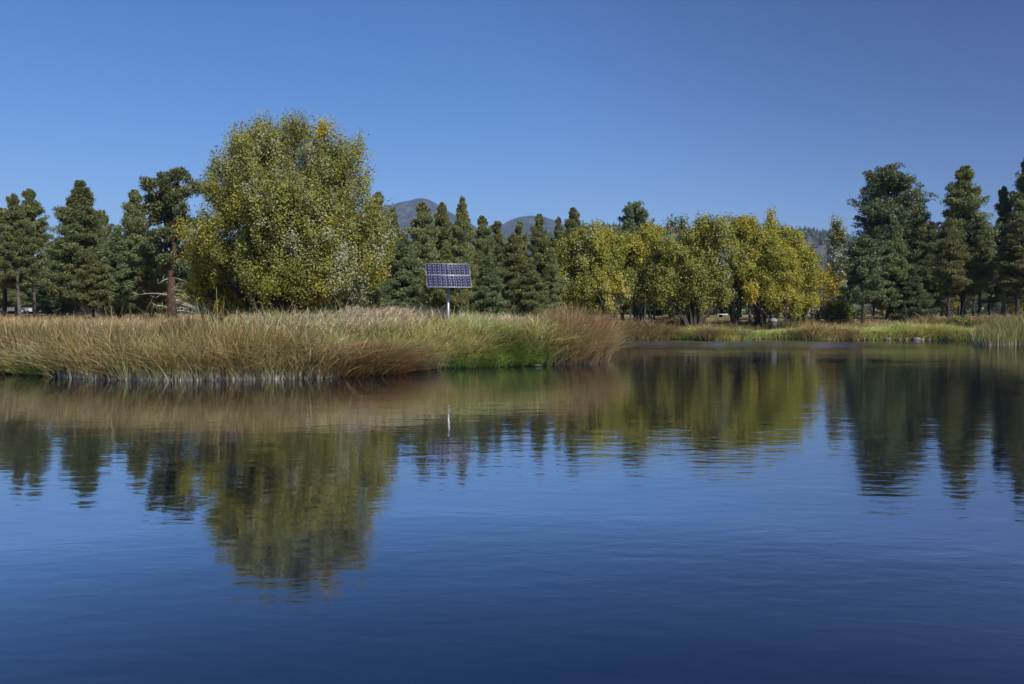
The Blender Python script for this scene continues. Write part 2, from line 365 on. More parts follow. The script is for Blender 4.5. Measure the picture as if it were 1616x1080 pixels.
# ------------------------------------------------------------------ pine trees
def bez(a, b, c, n):
    t = np.linspace(0, 1, n)[:, None]; return (1-t)**2*a+2*t*(1-t)*b+t*t*c
def needles(rng, cent, rad, per, ln, wd, flat=.9, base=(.05, .08, .035), var=.3):
    """tufts of needle shaped triangles spread through each clump"""
    n = len(cent)*per
    c = np.repeat(cent, per, 0); r = np.repeat(rad, per)
    d = rng.normal(size=(n, 3)); d[:, 2] += .25; d /= np.linalg.norm(d, axis=1)[:, None]
    p = c + d*(r*rng.uniform(.25, 1, n)**.6)[:, None]*np.array([1, 1, flat])
    ax_ = d + rng.normal(size=(n, 3))*.55; ax_[:, 2] += .45; ax_ /= np.linalg.norm(ax_, axis=1)[:, None]
    sd_ = np.cross(ax_, rng.normal(size=(n, 3))); sd_ /= np.linalg.norm(sd_, axis=1)[:, None]+1e-9
    L_ = ln*rng.uniform(.6, 1.3, n)[:, None]; w_ = wd*rng.uniform(.6, 1.3, n)[:, None]
    V = np.stack([p-sd_*w_*.3-ax_*L_*.4, p+sd_*w_*.5+ax_*L_*.1, p+ax_*L_*.6, p-sd_*w_*.5+ax_*L_*.1], 1).reshape(-1, 3)
    F = np.arange(n*4).reshape(n, 4)
    ct = rng.normal(1, .14, len(cent)).clip(.6, 1.5)
    warm = np.repeat(rng.random(len(cent))**3, per)
    col = np.array(base)[None]*(np.repeat(ct, per)*rng.uniform(1-var, 1+var, n))[:, None]
    col = col*(1+warm[:, None]*np.array([.5, .18, -.1]))
    return V, F, np.repeat(col, 4, 0)
def make_pine(seed, H=16, Rr=3.0, cb=.2, shape='cone', dens=1.0, base=(.05, .08, .035), gap=.08, bark=BARK, deadlow=True, lean=0, tris=1.0, puff=.42, fork=False):
    rng = np.random.default_rng(seed)
    tb = MB()
    zt = np.linspace(-.3, H*.97, 12); wob = np.cumsum(rng.normal(0, .05, (12, 2)), 0)*(H/16)
    tp = np.stack([wob[:, 0]+lean*(zt/H)**1.5*H, wob[:, 1], zt], -1); tp[0, :2] = tp[1, :2]*0
    rad0 = H*.0125+.05
    tb.tube(tp, np.maximum(rad0*(1-zt/H*.93)*np.where(zt < .3, 1.25, 1), .02), 8)
    def tr(z): return np.array([np.interp(z, zt, tp[:, 0]), np.interp(z, zt, tp[:, 1]), z])
    cen, rad = [], []
    nb = int(H*10*dens*(1-cb)/.8)
    zs = np.sort(rng.random(nb))**.92
    az = rng.random()*6.28
    lob = rng.random(3)*6.28
    for u in zs:
        z = H*(cb+(1-cb)*u*.985); az += 2.4+rng.normal(0, .5)
        if shape == 'cone': pr = (1-u)**.85*(.55+.45*min(1, u*6+.25)) + .05
        elif shape == 'round': pr = math.sqrt(max(0, 1-(2*u-.85)**2*.82)) * (1-u*.25) if u > .0 else .5
        elif shape == 'slim': pr = (1-u)**.75*.95+.06
        else: pr = (1-u)**.78*(.35+.65*min(1, u*2.5+.1))+.06      # ovate
        if shape == 'round': pr = max(pr, .12)*.95
        pr = max(pr, .05); pr *= 1+.10*math.sin(az+lob[0]+z*.5)+.12*math.sin(2*az+lob[1]+z*1.7)
        if rng.random() < gap: continue
        Lb = max(.2, Rr*pr*rng.uniform(.50, 1.25))
        up = -.12+.75*u+rng.normal(0, .12)
        a = tr(z); dirh = np.array([math.cos(az), math.sin(az), 0])
        b_ = a+dirh*Lb*.55+np.array([0, 0, up*Lb*.35-.03*Lb]); c_ = a+dirh*Lb+np.array([0, 0, up*Lb*.75+.12*Lb])
        pts = bez(a, b_, c_, 5); br = .012*Lb+.012
        tb.tube(pts, np.linspace(br*1.8, .01, 5), 4, False)
        q = bez(a, b_, c_, 9)
        for j, pt in enumerate(q[2:]):
            s_ = (j+2)/8
            if s_ < .38 and rng.random() < .6: continue
            for _ in range(1 if s_ < .5 else 2):
                side = np.cross(dirh, [0, 0, 1])*rng.normal(0, .20*Lb*s_)
                cc_ = pt+side+np.array([0, 0, rng.normal(.05, .12)])
                cen.append(cc_+np.array([0, 0, .08])); rad.append(puff*rng.uniform(.5, 1.25)*(.38+.62*min(1, Lb/1.3)))
                if _: tb.tube([q[max(0, j)], cc_], [.015, .008], 3, False)
    if deadlow:                                      # bare dead branches under the crown
        for _ in range(int(10+H*.5)):
            z = H*rng.uniform(.06, cb+.12); az = rng.random()*6.28; Lb = rng.uniform(.3, .75)*Rr*.8
            a = tr(z); d_ = np.array([math.cos(az), math.sin(az), 0])
            tb.tube(bez(a, a+d_*Lb*.6+np.array([0, 0, .05]), a+d_*Lb+np.array([0, 0, rng.normal(-.2, .25)]), 5), np.linspace(.03, .008, 5), 4, False)
    top = tr(H*.96)
    for k_ in range(8): cen.append(top+np.array([*rng.normal(0, .05+.02*k_, 2), -.26*k_+.42])); rad.append(.07+.035*k_)
    cen = np.array(cen); rad = np.array(rad)
    V, F, col = needles(rng, cen, rad, int(52*tris), .30, .075, base=base)
    cm = mesh_np('crown', V, [F], NEEDLE, col)
    tm = mesh_np('trunk', np.vstack(tb.v), [np.vstack(tb.q), np.vstack(tb.t) if tb.t else []], bark, smooth=True)
    return dict(H=H, R=Rr, crown=cm, trunk=tm)
G1 = (.140, .170, .066); G2 = (.122, .162, .074); G3 = (.150, .168, .062)
PV = {
 'a': make_pine(11, 16, 3.0, .13, 'cone', 1.1, G1),
 'b': make_pine(12, 16, 2.6, .30, 'ovate', 1.0, G3),
 'c': make_pine(13, 17, 2.5, .34, 'slim', .9, G1, gap=.12, bark=BARKGREY),
 'd': make_pine(14, 17, 3.4, .16, 'ovate', 1.15, G1, gap=.06),
 'e': make_pine(15, 18, 3.9, .20, 'round', 1.0, G2, gap=.05),
 'f': make_pine(16, 14, 2.6, .06, 'cone', 1.1, G2),
 'g': make_pine(17, 15, 2.3, .40, 'round', .75, G3, gap=.25, bark=BARKGREY),
 'i': make_pine(19, 10, 2.3, .27, 'round', 1.1, G2),
 'h': make_pine(18, 11, 2.4, .22, 'ovate', 1.1, G3),
}
def pine(px, top, Yd, wpx, var, label, group=None, name='pine_tree', rz=None, tx=None):
    v = PV[var]; x = P(px, 480, Yd)[0]; g = gz(x, Yd); zt = P(px, top, Yd)[2]
    sz = (zt-g)/(v['H']+.1); sw = wpx*M(Yd)/(2*v['R']*1.05)
    r = random.Random(int(px*7+top)); 
    t_ = empty(name, (x, Yd, g), r.random()*6.28 if rz is None else rz); t_.scale = (sw, sw, sz)
    tag(t_, label, 'pine tree', group)
    link('trunk', v['trunk'], t_); link('crown', v['crown'], t_)
    return t_
GL = 'pines of the stand behind the reeds'; GR = 'pines on the far right bank'
pl = [
 (6, 330, 55, 78, 'b', 'pine cut by the left edge of the photo', GL),
 (33, 309, 52, 62, 'c', 'tall narrow pine with dark bare lower trunk, second from the left', GL),
 (57, 302, 56, 66, 'c', 'tall narrow pine with pale grey lower trunk, third from the left', GL),
 (124, 287, 54, 112, 'a', 'tall pointed conical pine left of the open-crowned pines, full to the ground', GL),
 (92, 392, 62, 70, 'f', 'short pine filling the gap left of the tall conical pine', GL),
 (166, 335, 60, 46, 'g', 'thin open-topped pine just right of the tall conical pine', GL),
 (188, 362, 50, 76, 'f', 'low bushy pine in front of the round-topped pine at left', GL),
 (214, 302, 58, 84, 'd', 'broad dense pine left of the red-barked pine', GL),
 (238, 372, 50, 60, 'h', 'small bushy pine beside the red-barked trunk', GL),
 (148, 405, 47, 62, 'h', 'low pine with drooping boughs in front of the left stand', GL),
 (596, 306, 60, 80, 'd', 'pine rising from behind the right side of the large poplar', GL),
 (622, 330, 64, 60, 'a', 'pine standing under the left shoulder of the peaked mountain', GL),
 (640, 372, 50, 76, 'f', 'dark green bushy pine at the left of the solar panel', GL),
 (668, 322, 60, 84, 'd', 'broad pine in front of the peaked mountain', GL),
 (700, 322, 64, 60, 'b', 'pine with yellowish needles right of the mountain peak', GL),
 (727, 313, 60, 66, 'a', 'tallest pointed pine above the solar panel', GL),
 (700, 395, 46, 84, 'h', 'low blue-green pine directly behind the solar panel', GL),
 (762, 343, 62, 66, 'd', 'pine between the two mountains', GL),
 (783, 352, 68, 44, 'g', 'thin pine top at the foot of the domed mountain', GL),
 (770, 408, 48, 72, 'f', 'low dense pine right of the solar panel', GL),
 (812, 372, 60, 70, 'b', 'shorter pine in front of the left side of the domed mountain', GL),
 (818, 352, 72, 36, 'g', 'ragged open pine before the domed mountain', GL),
 (850, 340, 64, 62, 'd', 'pine with pointed crown against the domed mountain', GL),
 (838, 420, 52, 70, 'h', 'low pine left of the green willow clump', GL),
 (904, 330, 66, 72, 'd', 'broad pointed pine behind the left willow', GL),
 (884, 345, 78, 34, 'c', 'slender pine spire beside the broad pine behind the willow', GL),
 (872, 395, 60, 50, 'a', 'pine at the left shoulder of the green-yellow willow', GL),
 (1002, 322, 80, 72, 'e', 'lone round-topped pine rising behind the yellow willows', None),
 (1362, 375, 66, 74, 'i', 'small round pine on a bare trunk at the front of the right bank', GR),
 (1402, 265, 84, 128, 'e', 'tall broad round-topped pine, largest on the right bank', GR),
 (1408, 350, 72, 70, 'a', 'slim bushy pine directly in front of the tall broad right pine', GR),
 (1450, 337, 88, 62, 'b', 'pine filling the gap between the two tall right pines', GR),
 (1470, 352, 80, 60, 'd', 'shorter pine at the left shoulder of the pointed right pine', GR),
 (1517, 265, 80, 108, 'd', 'tall pointed pine on the right bank, second giant from the right edge', GR),
 (1498, 345, 74, 66, 'b', 'mid-height pine in front of the tall pointed right pine', GR),
 (1545, 350, 78, 62, 'b', 'pine hugging the right side of the tall pointed pine', GR),
 (1587, 296, 86, 48, 'c', 'slender dark pine left of the cut-off pine at the right edge', GR),
 (1618, 250, 84, 84, 'd', 'tall pine cut by the right edge of the photo', GR),
 (1604, 346, 74, 78, 'b', 'front pine with bare grey trunk near the right edge', GR),
 (1440, 425, 71, 62, 'f', 'low dark pine in the shade of the right bank pines', GR),
]
for a in pl: pine(*a[:6], group=a[6])
# tiny seedling pine
pine(1427, 480, 68, 15, 'f', 'tiny pale green pine sapling below the right bank pines', None, 'pine_sapling')

# background pines of the belt, one by one but nothing tells them apart
rng = random.Random(4)
for i in range(42):
    px = -30+i*30+rng.uniform(-8, 8)
    if px < 1236: pine(px, (392 if px < 1030 else 425)+rng.uniform(-18, 22), (74 if px < 1030 else 82)+rng.uniform(0, 22), rng.uniform(60, 84), rng.choice('abdfh'), 'pine in the dense dark background row behind the left and middle trees', 'background row of pines')
for i in range(12):
    px = 1372+i*23+rng.uniform(-8, 8)
    pine(px, 402+rng.uniform(-25, 20), 98+rng.uniform(0, 20), rng.uniform(50, 70), rng.choice('bdge'), 'dark pine in the shaded row behind the right bank pines', 'shaded rear row of pines on the right bank')

# the forked red-barked pine
def red_pine():
    Yd = 47; x = P(270, 480, Yd)[0]; g = gz(x, Yd); s = M(Yd); r_ = np.random.default_rng(77)
    t_ = empty('pine_tree', (x, Yd, g)); tag(t_, 'tall old forked pine with bare red-brown trunk and open crown', 'pine tree', GL)
    q = lambda px, py, dy=0: np.array([(px-270)*s, dy, P(px, py, Yd)[2]-g])
    b = MB(); d = MB(); br = MB()
    m1 = np.array([q(272, 502), q(271, 470), q(272, 430), q(275, 390), q(277, 350), q(279, 320), q(281, 292), q(284, 280)])
    m1[0][2] = -.3
    b.tube(m1, [.30, .25, .21, .17, .14, .11, .07, .04], 9)
    m2 = np.array([q(270, 440), q(265, 415), q(262, 385), q(263, 350), q(261, 320), q(259, 290)])
    b.tube(m2, [.13, .13, .11, .09, .07, .04], 8)
    cen, rad = [], []
    puffs = [(262,284,16),(250,296,15),(244,312,13),(268,296,12),(256,306,14),(252,330,16),(262,322,10),(292,282,14),(300,292,13),(286,276,10),(302,306,10),(296,314,9),
             (245,345,14),(258,352,13),(285,345,9),(296,350,10),(240,365,13),(254,372,13),(290,370,10),(247,390,15),(262,398,11),(282,395,12),(294,390,9),(270,410,10),(240,330,10),(274,330,11),(276,300,12),(284,318,10),(272,352,11),(278,372,12),(264,340,12),(270,385,12),(300,335,11),(250,315,12),(258,425,13),(290,420,12),(246,412,12),(284,440,11)]
    for (px, py, rr_) in puffs:
        c = q(px, py, r_.normal(0, .7)); base = m1 if px > 268 else m2
        k = np.argmin(np.abs(base[:, 2]-(c[2]-.5))); a = base[k]
        br.tube(bez(a, (a+c)/2+np.array([0, 0, -.25]), c, 6), np.linspace(.05, .015, 6), 5, False)
        for j in range(int(rr_*1.2)):
            v = r_.normal(size=3); v /= np.linalg.norm(v); pc = c+v*rr_*s*r_.uniform(.3, 1)*np.array([1, 1, .7])
            cen.append(pc); rad.append(r_.uniform(.2, .34)); br.tube([c, pc], [.018, .008], 3, False)
    V, F, col = needles(r_, np.array(cen), np.array(rad), 44, .26, .07, base=(.12, .155, .065))
    link('crown', mesh_np('crown', V, [F], NEEDLE, col), t_)
    b.build('trunk', BARKRED, t_, True); br.build('branch', BARK, t_, True)
    for k in range(20):                                  # bleached dead limbs
        z0 = q(270, r_.uniform(425, 495))[2]; sgn = r_.choice([-1, 1]); Ld = r_.uniform(.5, 1.5)
        a = np.array([0, 0, z0]); a[0] = np.interp(z0, m1[:, 2], m1[:, 0]); e_ = a+np.array([sgn*Ld, r_.normal(0, .5), r_.uniform(-.6, .35)])
        mid = (a+e_)/2+np.array([0, 0, r_.uniform(.1, .35)]); pts = bez(a, mid, e_, 6)
        d.tube(pts, np.linspace(.045, .012, 6), 4)
        for j in range(3):
            p0 = pts[r_.integers(2, 6)]; d.tube([p0, p0+r_.normal(0, .2, 3)], [.018, .008], 3)
    d.build('dead_branch', DEAD, t_)
red_pine()

# far woodland seen between the trunks (one mass)
rng = np.random.default_rng(8)
cen = []; rad = []
for i in range(380):
    px = rng.uniform(-900, 2500); Yd = rng.uniform(135, 260); x = (px-808)*M(Yd); g = 2.2
    Ht = (HOR-rng.uniform(418, 452))*M(Yd)
    for j in range(44):
        u = rng.random()**1.6; rr_ = 2.6*(1-u)**.7+.3; a_ = rng.random()*6.28
        cen.append((x+math.cos(a_)*rr_*rng.random(), Yd+math.sin(a_)*rr_, g-.2+Ht*(.02+.98*u))); rad.append(.9*(1-u*.4))
V, F, col = needles(rng, np.array(cen), np.array(rad), 9, .9, .5, base=(.055, .085, .036))
tag(link('far_woodland', mesh_np('far_woodland', V, [F], NEEDLE, col)), 'far woodland seen as one dark mass between the pine trunks', 'woods', kind='stuff')

# ------------------------------------------------------------------ broadleaf trees from lobes
def broadleaf(name, label, cat, px0, Yd, lobes, cols, leaf=.1, nl=40, group=None, bark=BARKGREY, stems=3, seed=1, cs=.30, csz=1.0, depthf=.8, dens=1.0, silver=0, base_y=None, shoot=.5, silcol=(.34, .37, .27), fan=.25, stemr=.07, mask=.22, parts=True):
    """lobes: (px, py, r_px[, depth offset in m]); cols: list of (colour, weight)"""
    rng = np.random.default_rng(seed); s = M(Yd)
    x0 = P(px0, 480, Yd)[0]; g = gz(x0, Yd)
    root = empty(name, (x0, Yd, g)); tag(root, label, cat, group)
    q = lambda px, py, dy: np.array([P(px, py, Yd)[0]-x0, dy, P(px, py, Yd)[2]-g])
    tb = MB(); C_, D_, K_ = [], [], []
    for li, lb in enumerate(lobes):
        px, py, rp = lb[:3]; r = rp*s
        dy = lb[3] if len(lb) > 3 else rng.uniform(-1, 1)*depthf*r
        c = q(px, py, dy)
        # stem to the lobe
        b0 = np.array([rng.normal(0, fan), rng.normal(0, fan), -.2])
        mid = b0*.5+np.array([c[0]*.35, c[1]*.35, c[2]*.5])
        pts = bez(b0, mid, c, 9); pts[1:-1] += rng.normal(0, .04, (7, 3))
        tb.tube(pts, np.linspace(stemr*(.7+.6*rng.random())*(1+r*.1), .02, 9), 6, False)
        n = max(6, int(dens*13*(r/cs/1.9)**2))
        v = rng.normal(size=(n, 3)); v /= np.linalg.norm(v, axis=1)[:, None]
        rad = r*rng.uniform(.12, 1.02, n)**.55
        # uneven outline
        rad *= .86+.28*vnoise(v*2.3+li*7.7, seed)
        cc = c+v*rad[:, None]*np.array([1, 1, 1.0])
        keep = cc[:, 2] > .25
        msk = vnoise(cc*.75+li*3.1, seed+3) > mask; keep &= msk
        cc, v = cc[keep], v[keep]
        for k in range(0, len(cc), 3):
            j = rng.integers(3, 9); a = pts[j]
            tb.tube(bez(a, (a+cc[k])/2+np.array([0, 0, -.1]), cc[k], 4), [.022, .015, .011, .006], 3, False)
        C_.append(cc); D_.append(v); K_.append(np.full(len(cc), li))
    for k in range(stems):                               # extra bare stems at the foot
        a = rng.random()*6.28; h_ = rng.uniform(1.5, 3.5)
        tb.tube(bez(np.array([math.cos(a)*fan, math.sin(a)*fan, -.2]), np.array([math.cos(a)*fan*1.6, math.sin(a)*fan*1.6, h_*.5]),
                np.array([math.cos(a)*h_*.4, math.sin(a)*h_*.4, h_]), 6), np.linspace(stemr, .02, 6), 6, False)
    cc = np.vstack(C_); dv = np.vstack(D_); kk = np.concatenate(K_)
    nc = len(cc); n = nc*nl
    # every clump is a leafy shoot pointing up and outward
    sh = dv*.6+np.array([0, 0, .9])+rng.normal(size=(nc, 3))*.25; sh /= np.linalg.norm(sh, axis=1)[:, None]
    u = rng.uniform(-1.2, 1.4, (n, 1))
    c2 = np.repeat(cc, nl, 0); s2 = np.repeat(sh, nl, 0)
    p = c2+s2*u*cs*shoot*1.6+rng.normal(size=(n, 3)).clip(-1.7, 1.7)*cs*.48
    nrm = rng.normal(size=(n, 3))*.55+np.repeat(dv, nl, 0)*.65+np.array([0, 0, .35]); nrm /= np.linalg.norm(nrm, axis=1)[:, None]
    t1 = np.cross(nrm, s2*.6+rng.normal(size=(n, 3))); t1 /= np.linalg.norm(t1, axis=1)[:, None]+1e-9
    t2 = np.cross(nrm, t1)
    sz = leaf*rng.uniform(.6, 1.25, (n, 1)); wd = sz*.36
    V = np.stack([p-t2*sz*.5, p+t1*wd-t2*sz*.05, p+t2*sz*.5, p-t1*wd-t2*sz*.05], 1).reshape(-1, 3)
    F = np.arange(n*4).reshape(n, 4)
    wts = np.array([c[1] for c in cols], float); wts /= wts.sum(); pal = np.array([c[0] for c in cols])
    lobe_bias = rng.normal(0, .16, len(lobes))
    val = (fbm(cc*.45+seed*3.3, seed+8, 3)-.5)*.9+.5+lobe_bias[kk]*.6+rng.normal(0, .12, nc)
    val = np.repeat(val, nl)+rng.normal(0, .14, n)
    cum = np.cumsum(wts); ci = np.searchsorted(cum, val.clip(0, .999)).clip(0, len(pal)-1)
    col = pal[ci]*rng.uniform(.85, 1.15, (n, 1))
    if silver:
        sv = np.repeat(vnoise(cc*.55+31, seed+5)+rng.normal(0, .12, nc)+.10*(dv[:, 0]+dv[:, 2]), nl)+rng.normal(0, .10, n)
        m_ = sv > 1-silver; col[m_] = np.array(silcol)*rng.uniform(.75, 1.15, (m_.sum(), 1))
    link('crown', mesh_np('crown', V, [F], LEAF, np.repeat(col, 4, 0)), root)
    tb.build('trunk', bark, root, True)
    return root
OL = (.235, .238, .046); OLD = (.13, .15, .040); YE = (.45, .375, .045); YG = (.345, .335, .048); OR = (.46, .31, .045); GRN = (.11, .155, .034); PALE = (.42, .37, .15)

broadleaf('poplar_tree', 'huge round many-stemmed poplar with olive and silver leaves behind the reeds', 'tree', 430, 34.5,
  [(470, 235, 42), (430, 222, 30), (395, 245, 38), (460, 203, 22), (500, 222, 30), (535, 250, 36), (560, 272, 26), (365, 275, 36), (345, 300, 30),
   (430, 285, 60), (500, 290, 58), (560, 315, 36), (380, 330, 52), (335, 365, 42), (312, 388, 28), (450, 350, 62, -2.0), (520, 360, 58, -1.6),
   (575, 370, 38), (600, 385, 26), (585, 415, 34), (400, 395, 52, -1.2), (350, 410, 36), (545, 415, 44, -1.4), (480, 415, 46, -1.8), (430, 440, 34), (560, 455, 30),
   (520, 460, 30, -1), (470, 465, 24), (596, 335, 20), (480, 300, 60, 1.8), (420, 360, 60, 1.8), (540, 370, 50, 2), (385, 215, 14), (560, 235, 16), (415, 196, 12), (335, 262, 14), (598, 355, 16), (303, 400, 16), (505, 202, 12), (455, 442, 34, -2.4), (498, 445, 32, -2.2), (415, 440, 26, -2), (535, 440, 30, -2), (430, 250, 40, -1.2), (470, 330, 50, -2.6)],
  [(OLD, .12), (OL, .42), (YG, .32), (YE, .14)], leaf=.088, nl=84, bark=BARK, stems=9, seed=2, cs=.26, dens=1.0, silver=.24, fan=.45, stemr=.10, shoot=.75, silcol=(.36, .38, .25), mask=.22)
broadleaf('poplar_sapling', 'low yellow-green poplar thicket at the left foot of the huge poplar', 'tree', 330, 35.5,
  [(325, 440, 26), (350, 455, 26), (305, 462, 20), (335, 475, 24), (375, 470, 22), (310, 440, 14), (360, 485, 16)],
  [(OL, .3), (YG, .3), (YE, .4)], leaf=.12, nl=36, stems=4, seed=6, cs=.22, bark=BARK, stemr=.03, silver=.05)
W2 = 'willows and poplars along the far shore'
fk = dict(leaf=.145, cs=.34, nl=64, group=W2, dens=1.6, mask=.12)
broadleaf('willow_tree', 'leftmost green-yellow willow of the far shore clump', 'tree', 925, 62,
  [(885, 415, 24), (905, 395, 30), (935, 380, 26), (960, 378, 22), (925, 420, 34), (955, 410, 30), (890, 450, 24), (920, 460, 30), (950, 450, 30), (880, 440, 16), (905, 478, 18), (938, 482, 18), (975, 392, 16)],
  [(GRN, .15), (OL, .38), (YG, .47)], seed=21, silver=.03, **fk)
broadleaf('willow_tree', 'orange-yellow willow between the green-yellow and the silvery willows', 'tree', 1008, 66,
  [(1000, 395, 26), (1020, 378, 20), (1032, 395, 22), (990, 415, 26), (1015, 425, 28), (1022, 368, 12), (985, 385, 13), (1000, 450, 24), (1040, 372, 12)],
  [(OL, .15), (YG, .45), (YE, .36), (OR, .04)], seed=22, **fk)
broadleaf('willow_sapling', 'small pale yellow willow in front of the orange-yellow one', 'tree', 967, 60,
  [(965, 445, 17), (978, 452, 16), (958, 462, 15), (972, 470, 17), (985, 462, 12), (965, 485, 12)],
  [(PALE, .6), (YE, .4)], seed=23, leaf=.15, cs=.25, nl=30, group=W2, stemr=.03)
broadleaf('poplar_tree', 'broad silvery grey-green poplar with dark forked trunk above the far shore', 'tree', 1093, 60,
  [(1060, 395, 26), (1090, 385, 22), (1113, 365, 18), (1130, 372, 24), (1090, 410, 32), (1050, 425, 26), (1120, 405, 30), (1060, 450, 26), (1095, 445, 30), (1130, 440, 26), (1030, 430, 15), (1042, 460, 18), (1075, 475, 14), (1120, 466, 14), (1035, 400, 13), (1150, 400, 18), (1040, 388, 14), (1108, 354, 11), (1140, 365, 15), (1105, 480, 12), (1062, 488, 10), (1143, 470, 14)],
  [(OLD, .15), (OL, .45), (YG, .4)], seed=24, silver=.15, stemr=.13, bark=BARK, **fk)
broadleaf('willow_tree', 'grey-stemmed willow with half bare crown right of the silvery poplar', 'tree', 1158, 64,
  [(1150, 372, 20), (1170, 385, 24), (1150, 410, 26), (1175, 425, 26), (1155, 445, 22), (1185, 405, 22), (1140, 358, 15), (1163, 355, 14), (1130, 400, 16), (1125, 425, 16), (1135, 455, 14)],
  [(OL, .4), (YG, .35), (PALE, .25)], seed=25, stemr=.10, silver=.1, **dict(fk, mask=.3))
broadleaf('willow_tree', 'tall bright yellow willow forming the top of the clump', 'tree', 1200, 63,
  [(1175, 362, 16), (1195, 371, 20), (1215, 387, 22), (1200, 400, 28), (1225, 410, 28), (1205, 435, 28), (1235, 440, 26), (1215, 462, 22), (1190, 455, 18), (1245, 410, 20), (1185, 354, 12), (1170, 400, 18), (1178, 430, 16), (1225, 488, 10), (1198, 484, 10)],
  [(OL, .3), (YG, .48), (YE, .22)], seed=26, stemr=.10, **fk)
broadleaf('willow_tree', 'yellow-green willow closing the clump at its right end', 'tree', 1256, 66,
  [(1245, 385, 22), (1262, 400, 20), (1255, 378, 12), (1268, 425, 20), (1255, 440, 26), (1272, 448, 16), (1250, 470, 20), (1265, 482, 14), (1235, 480, 14), (1236, 368, 13), (1240, 400, 20), (1278, 408, 12), (1252, 490, 12), (1275, 474, 12)],
  [(OL, .35), (YG, .40), (YE, .25)], seed=27, **fk)
broadleaf('willow_tree', 'shaded willow of thin grey stems left of the silvery poplar', 'tree', 1010, 61,
  [(1010, 440, 20), (1030, 450, 20), (1000, 460, 16), (1020, 470, 13), (1045, 440, 16), (990, 448, 12)],
  [(OLD, .3), (OL, .45), (YG, .25)], seed=28, stems=9, fan=.8, stemr=.06, **fk)
broadleaf('willow_tree', 'low spreading willow behind the litter bin', 'tree', 1225, 61.5,
  [(1180, 462, 14), (1200, 450, 18), (1240, 465, 16), (1255, 480, 12), (1215, 470, 14)],
  [(OL, .25), (YG, .5), (YE, .25)], seed=29, stems=7, fan=.9, stemr=.06, bark=BARK, **fk)
broadleaf('aspen_tree', 'orange and yellow aspen grove tree left of the silver poplar spire', 'tree', 1300, 84,
  [(1290, 445, 14), (1305, 440, 15), (1318, 450, 14), (1295, 465, 17), (1312, 470, 17), (1285, 478, 12), (1330, 462, 11), (1300, 428, 9)],
  [(YG, .2), (YE, .45), (OR, .35)], seed=30, leaf=.2, cs=.36, nl=24)
def spire(px, top, bot, wd, Yd, label, cols, silver, seed, name='poplar_tree'):
    lob = []
    n = max(4, int((bot-top)/(wd*.45)))
    for i in range(n):
        u = i/(n-1); r = wd*.5*(.35+.65*math.sin(math.pi*min(1, u*.62+.12)))
        lob.append((px+math.sin(i*2.1)*wd*.08, top+r+(bot-top-r)*u, r, 0))
    broadleaf(name, label, 'tree', px, Yd, lob, cols, leaf=.2, nl=22, cs=.28, seed=seed, silver=silver, stemr=.08, stems=0, fan=.1, shoot=1.3, mask=.05, silcol=(.46, .48, .42), dens=2.2)
spire(1321, 346, 470, 27, 95, 'slim silver-white poplar spire standing alone before the hill', [(OLD, .6), (OL, .4)], .55, 41)
spire(1216, 336, 400, 15, 90, 'tiny bright yellow poplar spire poking above the yellow willows', [(YG, .4), (YE, .6)], 0, 42)
spire(1228, 357, 400, 10, 92, 'shorter yellow poplar tip right of the taller yellow one', [(YG, .4), (YE, .6)], 0, 43)
spire(1060, 347, 420, 15, 92, 'left of two grey-green poplar tips above the silvery poplar', [(OLD, .6), (OL, .4)], .3, 44)
spire(1077, 345, 420, 15, 92, 'right of two grey-green poplar tips above the silvery poplar', [(OLD, .6), (OL, .4)], .3, 45)
for k, (px, py) in enumerate([(1497, 462), (1600, 470), (1400, 478)]):
    broadleaf('aspen_tree', ['bright yellow aspen glimpsed between the right bank pine trunks', 'dull orange aspen glimpsed at the right edge under the pines', 'dark green-yellow tree glimpsed left of the shaded pine'][k], 'tree', px, 105,
      [(px-8, py, 12), (px+8, py-4, 13), (px, py+14, 13), (px+14, py+12, 9)], [(YG, .3), (YE, .5), (OR, .2)], seed=50+k, leaf=.24, nl=22, cs=.4)
# shrubs
broadleaf('shrub', 'round dense green shrub left of the small round pine', 'shrub', 1322, 69,
  [(1300, 492, 14), (1320, 488, 16), (1342, 490, 15), (1310, 500, 13), (1335, 502, 13), (1290, 500, 10), (1356, 496, 10)], [(GRN, .5), (OL, .5)], seed=60, leaf=.13, nl=34, cs=.24, stemr=.03)
broadleaf('shrub', 'pale silver-white shrub at the end of the willow clump', 'shrub', 1277, 76,
  [(1270, 490, 9), (1280, 486, 8), (1264, 495, 8), (1286, 492, 7)], [((.5, .5, .46), 1)], seed=61, leaf=.12, nl=34, cs=.2, stemr=.02, bark=DEAD)
broadleaf('shrub', 'grey-green low shrub between the silver shrub and the willows', 'shrub', 1252, 67,
  [(1245, 494, 9), (1258, 498, 10), (1268, 502, 8)], [(OLD, .6), ((.14, .16, .09), .4)], seed=62, leaf=.12, nl=30, cs=.2, stemr=.02)
broadleaf('shrub', 'dark green low shrub on the path behind the tall right reeds', 'shrub', 1512, 61,
  [(1500, 510, 8), (1515, 507, 9), (1530, 511, 8)], [(GRN, .6), (OL, .4)], seed=63, leaf=.10, nl=30, cs=.18, stemr=.02)

